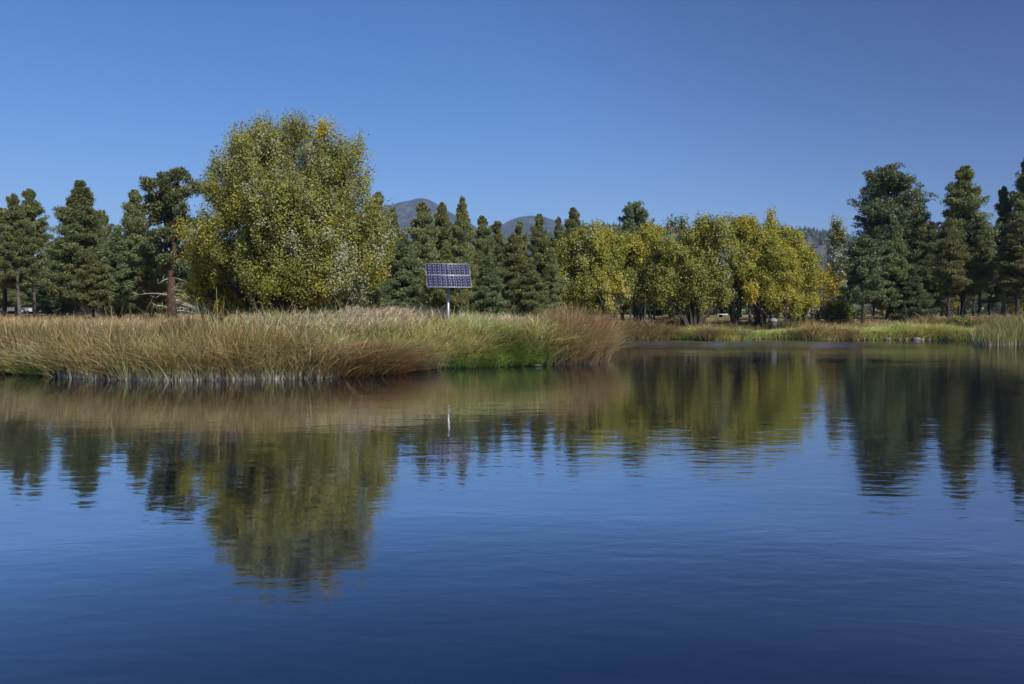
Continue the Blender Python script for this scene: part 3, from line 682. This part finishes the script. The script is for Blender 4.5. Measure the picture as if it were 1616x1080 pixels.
# ------------------------------------------------------------------ grasses and reeds
def blades(rng, xy, h, wd, col0, col1, lean=(0, 0), leanv=.15, curve=.25, seg=4, tip=.12, z0=None, basecol=None, baseh=0.0, plume=None):
    """xy (n,2); h (n,); col0/col1 (n,3) base/tip colours"""
    n = len(xy); z = ground(xy[:, 0], xy[:, 1]) if z0 is None else z0
    z = np.maximum(z, -.15)
    l = np.array(lean)[None]+rng.normal(0, leanv, (n, 2)); tj = tuft_of(xy); wd = wd*1.3
    if tj is not None:
        l = l+TI['l'][tj]; h = h*TI['h'][tj]; col0 = col0*TI['c'][tj]; col1 = col1*TI['c'][tj]
    h = h*np.where(rng.random(n) < .05, 1.2, 1)
    cv = l*curve*rng.uniform(.4, 1.8, (n, 1))+rng.normal(0, .10*curve/.25, (n, 2))
    a = rng.random(n)*math.pi; sdv = np.stack([np.cos(a), np.sin(a), 0*a], -1)*wd[:, None]*.5
    t = np.linspace(0, 1, seg+1); V = np.empty((n, seg+1, 2, 3)); C_ = np.empty((n, seg+1, 2, 3))
    for k, tt in enumerate(t):
        hor = l*h[:, None]*tt+cv*h[:, None]*2.2*tt**2.4
        hl = np.hypot(*(hor/h[:, None]).T)
        p = np.stack([xy[:, 0]+hor[:, 0], xy[:, 1]+hor[:, 1], z+h*tt*(1-.30*np.minimum(hl, 1.4)*tt)], -1)
        ww = 1-(1-tip)*tt**1.5
        V[:, k, 0] = p-sdv*ww; V[:, k, 1] = p+sdv*ww
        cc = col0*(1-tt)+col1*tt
        if basecol is not None:
            f = np.clip(1-(h*tt)/baseh, 0, 1)[:, None] if np.ndim(baseh) else np.clip(1-(h*tt)/baseh, 0, 1)[:, None]
            cc = cc*(1-f)+np.array(basecol)*f
        C_[:, k] = cc[:, None]
    i = np.arange(n)[:, None]*(seg+1)*2
    F = np.concatenate([np.stack([i[:, 0]+2*k, i[:, 0]+2*k+1, i[:, 0]+2*k+3, i[:, 0]+2*k+2], -1) for k in range(seg)])
    return V.reshape(-1, 3), F, C_.reshape(-1, 3)
class Stuff:
    def __init__(s): s.V = []; s.F = []; s.C = []; s.n = 0
    def add(s, V, F, Cc): s.V.append(V); s.F.append(F+s.n); s.C.append(Cc); s.n += len(V)
    def build(s, name, label, cat):
        o = link(name, mesh_np(name, np.vstack(s.V), [np.vstack(s.F)], GRASS, np.vstack(s.C)))
        tag(o, label, cat, kind='stuff'); return o
SP = np.array([W(*p) for p in [(-120, 588), (0, 590), (60, 592), (120, 597), (200, 600), (300, 600.5), (400, 599), (500, 597), (560, 594.5), (610, 591), (645, 587), (690, 581.5), (760, 580), (830, 577.5), (900, 575), (935, 574), (962, 570.5)]])
SPX = np.array([-120, 0, 60, 120, 200, 300, 400, 500, 560, 610, 645, 690, 760, 830, 900, 935, 962], float)
def along(rng, n, px0, px1, d0, d1, pw=1.0, tuft=0, tr=.25):
    """points inland of the island front; px range and distance inland"""
    def gen(k):
        px = rng.uniform(px0, px1, k); dd = d0+(d1-d0)*rng.random(k)**pw
        yb = np.interp(px, SPX, SP[:, 1]); Y_ = yb+dd
        return np.stack([(px-808)/FPX*Y_, Y_], -1)
    if tuft: return tufted(rng, n, gen(tuft), tr)
    return gen(n)
TI = {}
def tufted(rng, n, c, tr):
    """n stems gathered in tufts with centres c; remembers which stem belongs to which tuft"""
    k = len(c); i = rng.integers(0, k, n); off = rng.normal(0, tr, (n, 2)); xy = c[i]+off
    hf = rng.uniform(.62, 1.22, k); cf = rng.uniform(.35, 1.5, k)[:, None]*(1+rng.normal(0, .12, (k, 3))*np.array([1.3, .5, .8])); ln = rng.normal(0, .15, (k, 2))
    TI['x'] = dict(zip(map(float, xy[:, 0]), range(n))); TI['h'] = hf[i]; TI['c'] = cf[i].clip(.35, 1.8); TI['l'] = ln[i]+off/tr*.13
    return xy
def tuft_of(xy):
    d = TI.get('x')
    if not d: return None
    j = [d.get(float(v), -1) for v in xy[:, 0]]
    j = np.array(j)
    return None if (j < 0).any() else j
def pal(rng, n, cols, w, v=.25):
    c = np.array(cols)[rng.choice(len(cols), n, p=np.array(w)/sum(w))]; return c*rng.uniform(1-v, 1+v, (n, 1))
BR = (.38, .25, .10); BRD = (.19, .125, .052); TAN = (.56, .43, .22); STRAW = (.74, .63, .37); OLV = (.25, .25, .08); OLY = (.58, .53, .19); GRA = (.44, .52, .16); GRB = (.34, .52, .13); DGR = (.33, .40, .18); PGREY = (.56, .49, .36)
rng = np.random.default_rng(31)

# brown bulrushes of the left front
S = Stuff()
n = 27000; xy = along(rng, n, -110, 545, .0, 5.2, 1.25, 620, .20)
s_ = sdist(xy[:, 0], xy[:, 1]); gp_ = vnoise(np.stack([xy[:, 0]*1.5, xy[:, 1]*.8, 0*s_], -1), 61); xy = xy[(s_ > -.12) & ((gp_ > .42) | (s_ > 1.0))]; n = len(xy)
pxx = xy[:, 0]/xy[:, 1]*FPX+808
zz = ground(xy[:, 0], xy[:, 1]); 
topy = np.interp(pxx, [0, 90, 160, 250, 330, 400, 470, 520, 560, 625], [508, 508, 505, 503, 505, 512, 521, 534, 546, 560])
tz = EYE+(HOR-topy)*xy[:, 1]/FPX
h = np.maximum((tz-zz)*rng.uniform(.55, 1.08, n), .35)
h *= .78+.30*vnoise(np.stack([xy[:, 0]*.9, xy[:, 1]*.9, 0*h], -1), 4)+.16*(vnoise(np.stack([xy[:, 0]*.33, 0*h, 0*h], -1), 41)-.4)
c0 = pal(rng, n, [BRD, OLV, BR], [.35, .45, .20])*.5; c1 = pal(rng, n, [BR, (.36, .19, .07), TAN, OLV], [.32, .30, .12, .26])*.85  # shade of the gaps between stems put into the darkened base colour
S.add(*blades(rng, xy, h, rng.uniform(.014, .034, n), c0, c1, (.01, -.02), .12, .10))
# stems standing in a grey crust at the waterline
n = 6500; xy = along(rng, n, 70, 560, -.14, .35, 1, 420, .06); pxx = xy[:, 0]/xy[:, 1]*FPX+808
h = np.interp(pxx, [0, 480, 560, 625], [1.35, 1.3, .9, .5])*rng.uniform(.5, 1.1, n)
c0 = pal(rng, n, [OLV, BR, OLY], [.45, .25, .3]); c1 = pal(rng, n, [BR, TAN, OLV], [.4, .2, .4])
S.add(*blades(rng, xy, h, rng.uniform(.014, .026, n), c0, c1, (0, -.03), .10, .16, 8, z0=np.full(n, -.03), basecol=(.66, .62, .54), baseh=rng.uniform(.20, .42, n)))
# bent broken stems crossing at all angles
n = 4200; TI.clear(); xy = along(rng, n, -40, 560, -.05, 1.2); h = rng.uniform(.5, 1.35, n)
S.add(*blades(rng, xy, h, rng.uniform(.012, .024, n), pal(rng, n, [TAN, STRAW, BR], [.4, .4, .2]), pal(rng, n, [TAN, STRAW], [.4, .6]), (.1, -.25), .6, .5))
n = 300; xy = along(rng, n, 150, 480, .3, 3.0); h = rng.uniform(1.3, 1.85, n)      # single tall stems sticking out
S.add(*blades(rng, xy, h, rng.uniform(.006, .011, n), pal(rng, n, [BRD, BR], [.6, .4]), pal(rng, n, [BRD, BR, TAN], [.4, .4, .2]), (.0, 0), .12, .15, 4, .5))
S.build('bulrushes', 'tall brown and olive bulrushes along the left waterline', 'bulrushes')
# collapsed dark brown clump
S = Stuff()
n = 6500; xy = along(rng, n, 495, 628, -.05, 1.5, 1, 90, .16); h = rng.uniform(.4, .95, n)
S.add(*blades(rng, xy, h, rng.uniform(.012, .022, n), pal(rng, n, [BRD, BR], [.5, .5]), pal(rng, n, [BR, TAN], [.55, .45]), (.42, -.28), .25, .5, 6))
S.build('collapsed_rushes', 'collapsed dark brown rushes leaning right over the water', 'rushes')

# yellow-green grass mound in the middle
S = Stuff()
def mound(n, px0, px1, d0, d1, hr, c0, c1, lean, lv=.25, cv=.4, tf=300, tr=.2, wd=(.010, .02), seg=4, pw=1):
    xy = along(rng, n, px0, px1, d0, d1, pw, tf, tr); xy = xy[sdist(xy[:, 0], xy[:, 1]) > -.08]; n = len(xy)
    wd = (wd[0]*1.6, wd[1]*1.6); h = rng.uniform(hr[0], hr[1], n)*(.75+.5*vnoise(np.stack([xy[:, 0]*1.1, xy[:, 1]*1.1, 0*xy[:, 0]], -1), 14))
    S.add(*blades(rng, xy, h, rng.uniform(*wd, n), pal(rng, n, *c0), pal(rng, n, *c1), lean, lv, cv, seg))
mound(19000, 330, 705, .9, 4.5, (.55, 1.05), ([OLY, GRA, OLV], [.4, .35, .25]), ([OLY, STRAW, GRA, TAN], [.40, .14, .36, .10]), (.12, -.22), tf=650)
mound(4200, 655, 760, .15, 1.5, (.75, 1.15), ([OLY, DGR, TAN], [.4, .3, .3]), ([OLY, STRAW, TAN, DGR], [.35, .25, .25, .15]), (.06, -.12), .14, .3, tf=90, tr=.13)
mound(7000, 560, 665, .25, 1.8, (.35, .75), ([TAN, OLY], [.5, .5]), ([STRAW, TAN, OLY], [.4, .3, .3]), (.15, -.35), tf=160)
mound(11500, 705, 940, .9, 4.6, (.7, 1.15), ([OLY, DGR, GRA], [.3, .25, .45]), ([OLY, GRA, STRAW, DGR], [.3, .3, .25, .15]), (.25, -.2), tf=420)
S.build('grass', 'yellow-green and straw coloured grass covering the middle mound', 'grass')
S = Stuff()
mound(6500, 735, 852, .8, 2.5, (.5, .85), ([GRA, GRB], [.5, .5]), ([DGR, GRA, OLY], [.3, .45, .25]), (.46, -.22), .18, .6, 110, .2, seg=6)
S.build('draping_grass', 'dark green grass draping to the right beside the pole', 'grass')
S = Stuff()
mound(10500, 704, 868, -.05, .75, (.30, .62), ([GRB, GRA], [.5, .5]), ([GRA, GRB, OLY], [.55, .2, .25]), (.08, -.35), .3, .45, 260, .13)
mound(2600, 20, 110, .0, 1.0, (.3, .7), ([GRB, GRA], [.6, .4]), ([GRA, GRB, OLY], [.5, .2, .3]), (.0, -.2), .3, .45, 60, .13)
S.build('sedge', 'bright green low sedge at the waterline below the solar panel', 'sedge')
S = Stuff()
mound(8000, 822, 915, .15, 3.0, (.55, 1.15), ([OLY, TAN, GRA], [.4, .3, .3]), ([STRAW, TAN, OLY], [.5, .25, .25]), (.22, -.22), .2, .35, 200, .16)
S.build('straw_grass', 'pale straw coloured grass left of the brown tussock', 'grass')
# grey dead grass around the mud slip
S = Stuff()
mound(3200, 640, 682, .05, 1.0, (.25, .6), ([(.3, .26, .21), TAN], [.7, .3]), ([(.42, .37, .31), TAN], [.7, .3]), (.1, -.5), .3, .6, 60, .1)
S.build('dead_grass', 'grey matted dead grass beside the dark mud slip', 'grass')
# airy seed heads along the crest
S = Stuff()
for (px0, px1, n_, hh_) in ((380, 560, 1500, .98), (540, 700, 2400, 1.1), (715, 900, 1500, .95), (120, 380, 160, 1.1), (860, 960, 1000, 1.0)):
    TI.clear(); xy = along(rng, n_, px0, px1, 2.0, 4.6); h = rng.uniform(.75, 1.15, n_)*hh_
    c0 = pal(rng, n_, [OLY, TAN], [.5, .5]); c1 = pal(rng, n_, [PGREY, STRAW, (.36, .27, .2)], [.45, .3, .25])
    S.add(*blades(rng, xy, h, rng.uniform(.006, .011, n_), c0, c1, (.10, -.06), .10, .3, 5, .5))
    # seed head: a few short awns near the tip
    for k in range(2):
        m_ = rng.random(n_) < .7; q = xy[m_]; hq = h[m_]; z0_ = ground(q[:, 0], q[:, 1])+hq*.78
        off = q+np.array([.10, -.06])*hq[:, None]*1.1
        S.add(*blades(rng, off, rng.uniform(.12, .26, len(q)), rng.uniform(.012, .024, len(q)), c1[m_], c1[m_]*1.1, (.25, -.05), .22, .4, 2, .3, z0=z0_))
S.build('seed_heads', 'pale airy grass seed heads along the crest of the bank', 'grass')
# brown tussock at the tip of the island, stems arching over the water
S = Stuff()
n = 15000; xy = along(rng, n, 872, 945, -.05, 3.0, 1.1, 120, .15); xy = xy[sdist(xy[:, 0], xy[:, 1]) > -.12]; n = len(xy)
h = rng.uniform(.75, 1.60, n)*(.8+.35*vnoise(np.stack([xy[:, 0], xy[:, 1], 0*xy[:, 0]], -1), 6))
pxx = xy[:, 0]/xy[:, 1]*FPX+808; h *= np.interp(pxx, [872, 925, 955, 975], [.9, 1.0, .85, .6])
S.add(*blades(rng, xy, h, rng.uniform(.011, .020, n), pal(rng, n, [BRD, BR, OLV], [.4, .4, .2]), pal(rng, n, [BR, TAN, (.27, .19, .10)], [.4, .3, .3]), (.04, -.05), .13, .20, 7, basecol=(.38, .34, .28), baseh=.22))
TI.clear(); n = 260; xy = along(rng, n, 925, 962, -.05, 1.2); h = rng.uniform(.8, 1.6, n)
S.add(*blades(rng, xy, h, rng.uniform(.012, .018, n), pal(rng, n, [BR, TAN], [.5, .5]), pal(rng, n, [TAN, BR], [.6, .4]), (.36, -.12), .22, .45, 9))
S.build('tussock_rushes', 'rust brown rush tussock at the tip of the bank with stems arching over water', 'rushes')

TI.clear()
# dry meadow grass behind the crest and under the pines
S = Stuff()
n = 30000; px = rng.uniform(-60, 1000, n); Yd = 29+rng.random(n)**1.4*32; xy = np.stack([(px-808)/FPX*Yd, Yd], -1)
xy = xy[sdist(xy[:, 0], xy[:, 1]) > .5]; n = len(xy)
h = rng.uniform(.18, .6, n)
S.add(*blades(rng, xy, h, rng.uniform(.012, .03, n), pal(rng, n, [TAN, OLY], [.6, .4]), pal(rng, n, [STRAW, TAN, BR], [.12, .43, .45]), (.1, 0), .25, .4, 2))
S.build('meadow_grass', 'dry tan meadow grass on the ground behind the reeds', 'grass')

# far shore grasses
FS = np.array([W(*p) for p in [(930, 540.2), (975, 537.5), (1020, 538.2), (1060, 536.6), (1120, 538), (1200, 537), (1290, 537.2), (1380, 536.4), (1470, 536.8), (1535, 538.2), (1620, 538), (1700, 538)]])
FX = np.array([930, 975, 1020, 1060, 1120, 1200, 1290, 1380, 1470, 1535, 1620, 1700], float)
def farpts(n, px0, px1, d0, d1, tf=0, tr=.3):
    def gen(k):
        px = rng.uniform(px0, px1, k); Y_ = np.interp(px, FX, FS[:, 1])+rng.uniform(d0, d1, k); return np.stack([(px-808)/FPX*Y_, Y_], -1)
    if tf: return tufted(rng, n, gen(tf), tr)
    return gen(n)
def fadd(S, n, px0, px1, d0, d1, hr, c0, c1, tf=0, tr=.3, lean=(.1, -.15), wd=(.02, .045), lv=.25, cv=.4, seg=2, z=False):
    xy = farpts(n, px0, px1, d0, d1, tf, tr); xy = xy[sdist(xy[:, 0], xy[:, 1]) > -.10]; n = len(xy)
    h = rng.uniform(*hr, n)*(.6+.8*vnoise(np.stack([xy[:, 0]*.6, xy[:, 1]*.6, 0*xy[:, 0]], -1), 24))
    S.add(*blades(rng, xy, h, rng.uniform(*wd, n), pal(rng, n, *c0), pal(rng, n, *c1), lean, lv, cv, seg))
S = Stuff()
fadd(S, 26000, 1045, 1545, .0, 2.2, (.22, .58), ([GRA, OLY, OLV], [.4, .35, .25]), ([OLY, GRA, TAN], [.45, .35, .2]), 420, .25)
fadd(S, 7000, 1375, 1495, .4, 1.8, (.55, .95), ([OLY, GRA], [.5, .5]), ([OLY, GRA], [.6, .4]), 16, .34, lv=.35)
fadd(S, 5000, 1050, 1375, .3, 1.6, (.35, .75), ([OLY, GRA], [.5, .5]), ([OLY, GRA, STRAW], [.5, .3, .2]), 22, .34, lv=.35)
fadd(S, 16000, 1230, 1620, 1.5, 7, (.12, .35), ([GRA, GRB], [.6, .4]), ([GRA, OLY], [.5, .5]), 0)
S.build('shore_grass', 'green and yellow grass tufts lining the far shore', 'grass')
S = Stuff()
fadd(S, 2600, 1275, 1345, .2, 1.4, (.5, .95), ([BR, OLV], [.6, .4]), ([BR, TAN], [.5, .5]), 30, .35)
fadd(S, 900, 1108, 1130, .1, .9, (.5, .9), ([BR, TAN], [.6, .4]), ([TAN, BR], [.5, .5]), 8, .25)
fadd(S, 15000, 1275, 1720, 5, 14, (.2, .6), ([BR, TAN, OLV], [.4, .4, .2]), ([TAN, BR, (.28, .20, .12)], [.4, .3, .3]), 500, .5, lv=.3)
fadd(S, 6000, 1440, 1680, 6.5, 12, (.5, 1.0), ([BRD, BR], [.5, .5]), ([(.27, .20, .12), TAN, BR], [.4, .3, .3]), 160, .4, lv=.35)
S.build('dry_weeds', 'dry brown and tan weeds behind the far shore grass', 'weeds')
S = Stuff()
TI.clear(); n = 9000; px = rng.uniform(1536, 1760, n); Yd = 46.7+rng.random(n)*6.0+np.interp(px, [1536, 1560], [2.2, 0]); xy = np.stack([(px-808)/FPX*Yd, Yd], -1)
c = rng.integers(0, 300, n); xy = xy[c]*.0+xy; h = rng.uniform(.75, 1.5, n)*np.interp(px, [1536, 1570, 1620], [.75, .9, 1.05])
S.add(*blades(rng, xy, h, rng.uniform(.016, .03, n), pal(rng, n, [OLV, GRB, OLY], [.6, .25, .15])*.75, pal(rng, n, [OLV, OLY, BR], [.55, .2, .25])*.8, (.05, -.02), .10, .2, 5, basecol=(.36, .32, .26), baseh=.28, z0=np.maximum(ground(xy[:, 0], xy[:, 1]), -.05)))
S.build('green_reeds', 'upright olive green reeds in the water at the right edge', 'reeds')
# dark brush in the inlet behind the island tip
S = Stuff()
fadd(S, 8000, 935, 1062, -.1, 4.5, (.5, 1.2), ([BRD, BR], [.6, .4]), ([BR, (.22, .15, .1), TAN], [.45, .35, .2]), 180, .4, lean=(.1, -.1), lv=.45, cv=.5, seg=3)
S.build('brown_brush', 'tangled dark brown brush on the inlet bank behind the island tip', 'brush')
# low growth under the willows, coloured dark to stand in for the shade
S = Stuff()
fadd(S, 12000, 1040, 1290, 2, 11, (.25, .8), ([BRD, OLV], [.6, .4]), ([BRD, BR, OLV], [.5, .2, .3]), 300, .4, lv=.4)
S.build('undergrowth', 'low dry undergrowth coloured dark for the shade under the willows', 'undergrowth')

# ------------------------------------------------------------------ sandy path on the right bank
pts = []
for px, d in ((1380, 6.0), (1440, 5.2), (1480, 4.6), (1530, 4.3), (1600, 4.6), (1700, 5.5)):
    yb = np.interp(px, FX, FS[:, 1])+d; pts.append(((px-808)/FPX*yb, yb))
pts = np.array(pts); n = 60; tt = np.linspace(0, len(pts)-1, n)
px_ = np.interp(tt, range(len(pts)), pts[:, 0]); py_ = np.interp(tt, range(len(pts)), pts[:, 1])
rows = []
for k in range(7):
    off = (k/6-.5)*2.4*(.8+.3*np.sin(tt*2.1+k)); rows.append(np.stack([px_, py_+off, ground(px_, py_+off)+.03], -1))
V = np.vstack(rows); i = np.arange(7*n).reshape(7, n); F = np.stack([i[:-1, :-1], i[:-1, 1:], i[1:, 1:], i[1:, :-1]], -1).reshape(-1, 4)
SAND = noise_mat('sandy_path', [(.27, .22, .17), (.38, .32, .25)], 3, .95, .5, .02, spec=.1)
tag(link('path', mesh_np('path', V, [F], SAND, smooth=True)), kind='structure')

# ------------------------------------------------------------------ rocks at the far waterline
rk = np.random.default_rng(90)
def rock(px, py, wpx, hpx, label, group, flat=1):
    x, y = W(px, py); s = M(y); nu, nv = 12, 8
    V = []
    for j in range(nv+1):
        for k in range(nu):
            th = math.pi*j/nv; ph = 2*math.pi*k/nu; V.append((math.sin(th)*math.cos(ph), math.sin(th)*math.sin(ph), math.cos(th)))
    V = np.array(V); V = np.sign(V)*np.abs(V)**.8; V *= (.75+.5*fbm(V*1.6+rk.random()*90, 3, 3))[:, None]
    V *= np.array([wpx*s*.5, wpx*s*.40, hpx*s*.55])
    F = [(j*nu+k, j*nu+(k+1) % nu, (j+1)*nu+(k+1) % nu, (j+1)*nu+k) for j in range(nv) for k in range(nu)]
    o = link('rock', mesh_np('rock', V, [F], ROCK if group else DROCK), None, (x, y-.3, .04)); o.rotation_euler = (0, 0, rk.random()*.6-.3)
    tag(o, label, 'rock', group)
RG = 'rocks along the far waterline'
for a in [(1388, 536.2, 9, 4.5, 'small dark grey rock at the left end of the far shore rocks'), (1398, 536.3, 12, 5, 'flat wide grey rock second from the left among the shore rocks'),
          (1417, 536.4, 6, 3, 'tiny grey rock under the yellow-green tuft'), (1427, 536.4, 8, 4, 'small grey rock below the yellow-green tufts, fifth from the right'),
          (1443, 536.6, 12, 5.5, 'pale flat-topped rock left of the little gap in the shore grass'), (1452, 536.5, 8, 5, 'small pale rock touching the flat-topped one'),
          (1463, 536.6, 7, 3.5, 'low pale rock between the flat-topped rock and the big one'),
          (1484, 536.8, 14, 7.5, 'biggest pale rock of the shore, left of a pair'), (1495, 536.8, 12, 6.5, 'second biggest pale rock, right half of the pair'), (1507, 536.9, 11, 5, 'low pale rock just right of the big pair'),
          (1518, 537.3, 9, 4, 'rightmost small rock next to the reeds')]:
    rock(*a, RG)
rock(847, 577.8, 15, 3, 'flat grey stone at the waterline under the green sedge', None)

# ------------------------------------------------------------------ solar panel on its pole
Yp = 27.9; xp = P(707.5, 480, Yp)[0]; gp = gz(xp, Yp)
root = empty('solar_panel', (xp, Yp, gp), R(9)); tag(root, 'solar panel of two stacked modules on a galvanised pole in the grass', 'solar panel')
root.scale = (1.045,)*3; cz = (P(707, 435, Yp)[2]-gp)/1.045; tilt = R(52)              # tilt: rotation of the panel plane about X from lying flat up
mb = MB(); mb.tube([(0, .06, -.4), (0, .06, cz-.12)], .050, 20); mb.build('pole', STEEL, root, True)
mb = MB(); mb.tube([(0, .06, cz-.16), (0, .06, cz-.02)], .062, 20); mb.build('pole_cap', DARKST, root, True)
Mx = Matrix.Translation((0, .0, cz)) @ Matrix.Rotation(R(39), 4, 'X')      # local XY plane is the panel
mb = MB()
for x in (-.42, .42): mb.box((x, 0, -.055), (.02, .64, .02), Mx)
mb.box((0, 0, -.095), (.5, .03, .02), Mx); mb.box((0, .0, -.11), (.06, .12, .03), Mx)
mb.build('bracket', DARKST, root, bevel=.004)
for j, yo in enumerate((-.335, .335)):
    w2, h2 = .74, .328
    mb = MB(); mb.box((0, yo, 0), (w2-.02, h2-.02, .008), Mx); mod = mb.build('module', BACKS, root)
    mb = MB(); t_ = .010
    mb.box((0, yo+h2-t_/2, 0), (w2, t_/2, .02), Mx); mb.box((0, yo-h2+t_/2, 0), (w2, t_/2, .02), Mx)
    mb.box((w2-t_/2, yo, 0), (t_/2, h2-t_, .02), Mx); mb.box((-w2+t_/2, yo, 0), (t_/2, h2-t_, .02), Mx); mb.build('frame', ALU, mod)
    mb = MB(); cw = (2*w2-.036)/9; ch = (2*h2-.030)/4
    for a in range(9):
        for b_ in range(4):
            mb.box((-w2+.018+cw*(a+.5), yo-h2+.015+ch*(b_+.5), .0105), (cw/2-.005, ch/2-.005, .002), Mx)
    mb.build('cells', CELL, mod)

# ------------------------------------------------------------------ litter bin on the far bank
Yb = 60.8; xb = P(1221, 480, Yb)[0]; gb = gz(xb, Yb)
root = empty('litter_bin', (xb, Yb, gb)); tag(root, 'dark litter bin with pale domed lid beside the willow trunks', 'litter bin')
hb = .78
mb = MB(); mb.tube([(0, 0, 0), (0, 0, .04), (0, 0, .4), (0, 0, hb)], [.22, .24, .27, .28], 20); mb.build('bin_body', BROWNM, root, True)
mb = MB(); mb.tube([(0, 0, hb), (0, 0, hb+.06), (0, 0, hb+.16), (0, 0, hb+.25), (0, 0, hb+.29)], [.29, .29, .25, .15, .03], 20); mb.build('lid', GREYP, root, True)
mb = MB(); mb.tube([(0, 0, .2), (0, 0, .23)], [.268, .272], 20, False); mb.build('hoop', STEEL, root, True); mb = MB(); mb.tube([(0, 0, .58), (0, 0, .61)], [.284, .287], 20, False); mb.build('hoop', STEEL, root, True)

# ------------------------------------------------------------------ white board fence behind the willows
Yf = 84; root = empty('board_fence', (P(1140, 480, Yf)[0], Yf, gz(P(1140, 480, Yf)[0], Yf))); tag(root, 'short piece of pale rail fence behind the willow stems', 'fence'); root.scale = (.7, 1, .6)
for k in range(2):
    mb = MB(); mb.box(((k-.5)*1.3, 0, .5), (.05, .05, .6)); mb.build('post', GREYP, root)
mb = MB(); mb.box((0, -.07, .95), (.8, .02, .07)); mb.build('rail', WHITE, root)

# ------------------------------------------------------------------ parked vehicles and a small building behind the left pines
def vehicle(px, Yd, label, kind, body, rz=0, name='parked_car'):
    x = P(px, 480, Yd)[0]; root = empty(name, (x, Yd, gz(x, Yd)), rz); tag(root, label, kind)
    prof = [(-2.2, .35), (-2.25, .8), (-2.1, 1.0), (-1.55, 1.05), (-1.0, 1.55), (.9, 1.6), (1.7, 1.15), (2.15, 1.0), (2.25, .7), (2.2, .35)]
    def extr(pr, hw, nm, mat, par, ins=0):
        n = len(pr); V = [(p[0], s*hw*(1 if p[1] < 1.1 else .86), p[1]) for s in (-1, 1) for p in pr]
        me = bpy.data.meshes.new(nm); me.from_pydata(V, [], [tuple(range(n))[::-1], tuple(range(n, 2*n))]+[(i, (i+1) % n, n+(i+1) % n, n+i) for i in range(n)])
        me.materials.append(mat); o = link(nm, me, par)
        b_ = o.modifiers.new('b', 'BEVEL'); b_.width = .05; b_.segments = 2; return o
    extr(prof, .9, 'body', body, root)
    for sgn in (-1, 1):
        for (x0, x1) in ((-1.25, -.15), (-.05, 1.15)):
            a = .45 if x0 < -.5 else .0; c_ = .0 if x0 < -.5 else .45
            V = [(x0, sgn*.91, 1.1), (x1, sgn*.91, 1.1), (x1-c_, sgn*.80, 1.5), (x0+a, sgn*.80, 1.5)]
            V += [(v[0], v[1]+sgn*.015, v[2]) for v in V]
            me = bpy.data.meshes.new('window'); me.from_pydata(V, [], [(0, 1, 2, 3), (7, 6, 5, 4), (0, 4, 5, 1), (1, 5, 6, 2), (2, 6, 7, 3), (3, 7, 4, 0)]); me.materials.append(DARKG); link('window', me, root)
        for xw in (-1.4, 1.4):
            mb = MB(); mb.tube([(xw, sgn*.72, .34), (xw, sgn*.93, .34)], .34, 18); wh = mb.build('wheel', RUBBER, root, False)
            mb = MB(); mb.tube([(xw, sgn*.925, .34), (xw, sgn*.945, .34)], .19, 14); mb.build('rim', STEEL, wh, False)
vehicle(78, 92, 'white parked car seen between the left pine trunks', 'car', WHITE, 1.45)
vehicle(42, 96, 'grey parked car behind the two narrow left pines', 'car', GREYP, 1.3)
Yh = 96; xh = P(143, 480, Yh)[0]; root = empty('shed', (xh, Yh, gz(xh, Yh)), .3); tag(root, 'small shed with a pale gable roof half hidden by low pine boughs', 'shed'); root.scale = (.55, .55, .8)
mb = MB(); mb.box((0, 0, .7), (1.6, 1.2, .7)); mb.build('wall', GREYP, root)
me = bpy.data.meshes.new('roof'); me.from_pydata([(-1.8, -1.4, 1.35), (1.8, -1.4, 1.35), (1.8, 0, 2.1), (-1.8, 0, 2.1), (-1.8, 1.4, 1.35), (1.8, 1.4, 1.35), (-1.8, -1.4, 1.42), (1.8, -1.4, 1.42), (1.8, 0, 2.18), (-1.8, 0, 2.18), (-1.8, 1.4, 1.42), (1.8, 1.4, 1.42)], [],
  [(0, 1, 2, 3), (3, 2, 5, 4), (6, 9, 8, 7), (9, 10, 11, 8), (0, 6, 7, 1), (4, 5, 11, 10), (0, 3, 9, 6), (3, 4, 10, 9), (1, 7, 8, 2), (2, 8, 11, 5)]); me.materials.append(WHITE); link('roof', me, root)
mb = MB(); mb.box((.5, -1.21, .6), (.35, .015, .58)); mb.build('door', WHITE, root)

# ------------------------------------------------------------------ haze
m, t = newmat('haze'); L = t.links.new
pv = N(t, 'ShaderNodeVolumePrincipled'); pv.inputs['Color'].default_value = (.48, .66, 1, 1); pv.inputs['Density'].default_value = 1.0e-4; pv.inputs['Anisotropy'].default_value = 0
o = N(t, 'ShaderNodeOutputMaterial'); L(pv.outputs[0], o.inputs[1])
mb = MB(); mb.box((0, 0, 598), (14500, 14500, 602)); ho = mb.build('haze', m); tag(ho, 'pale blue air between here and the mountains', 'haze', kind='stuff')
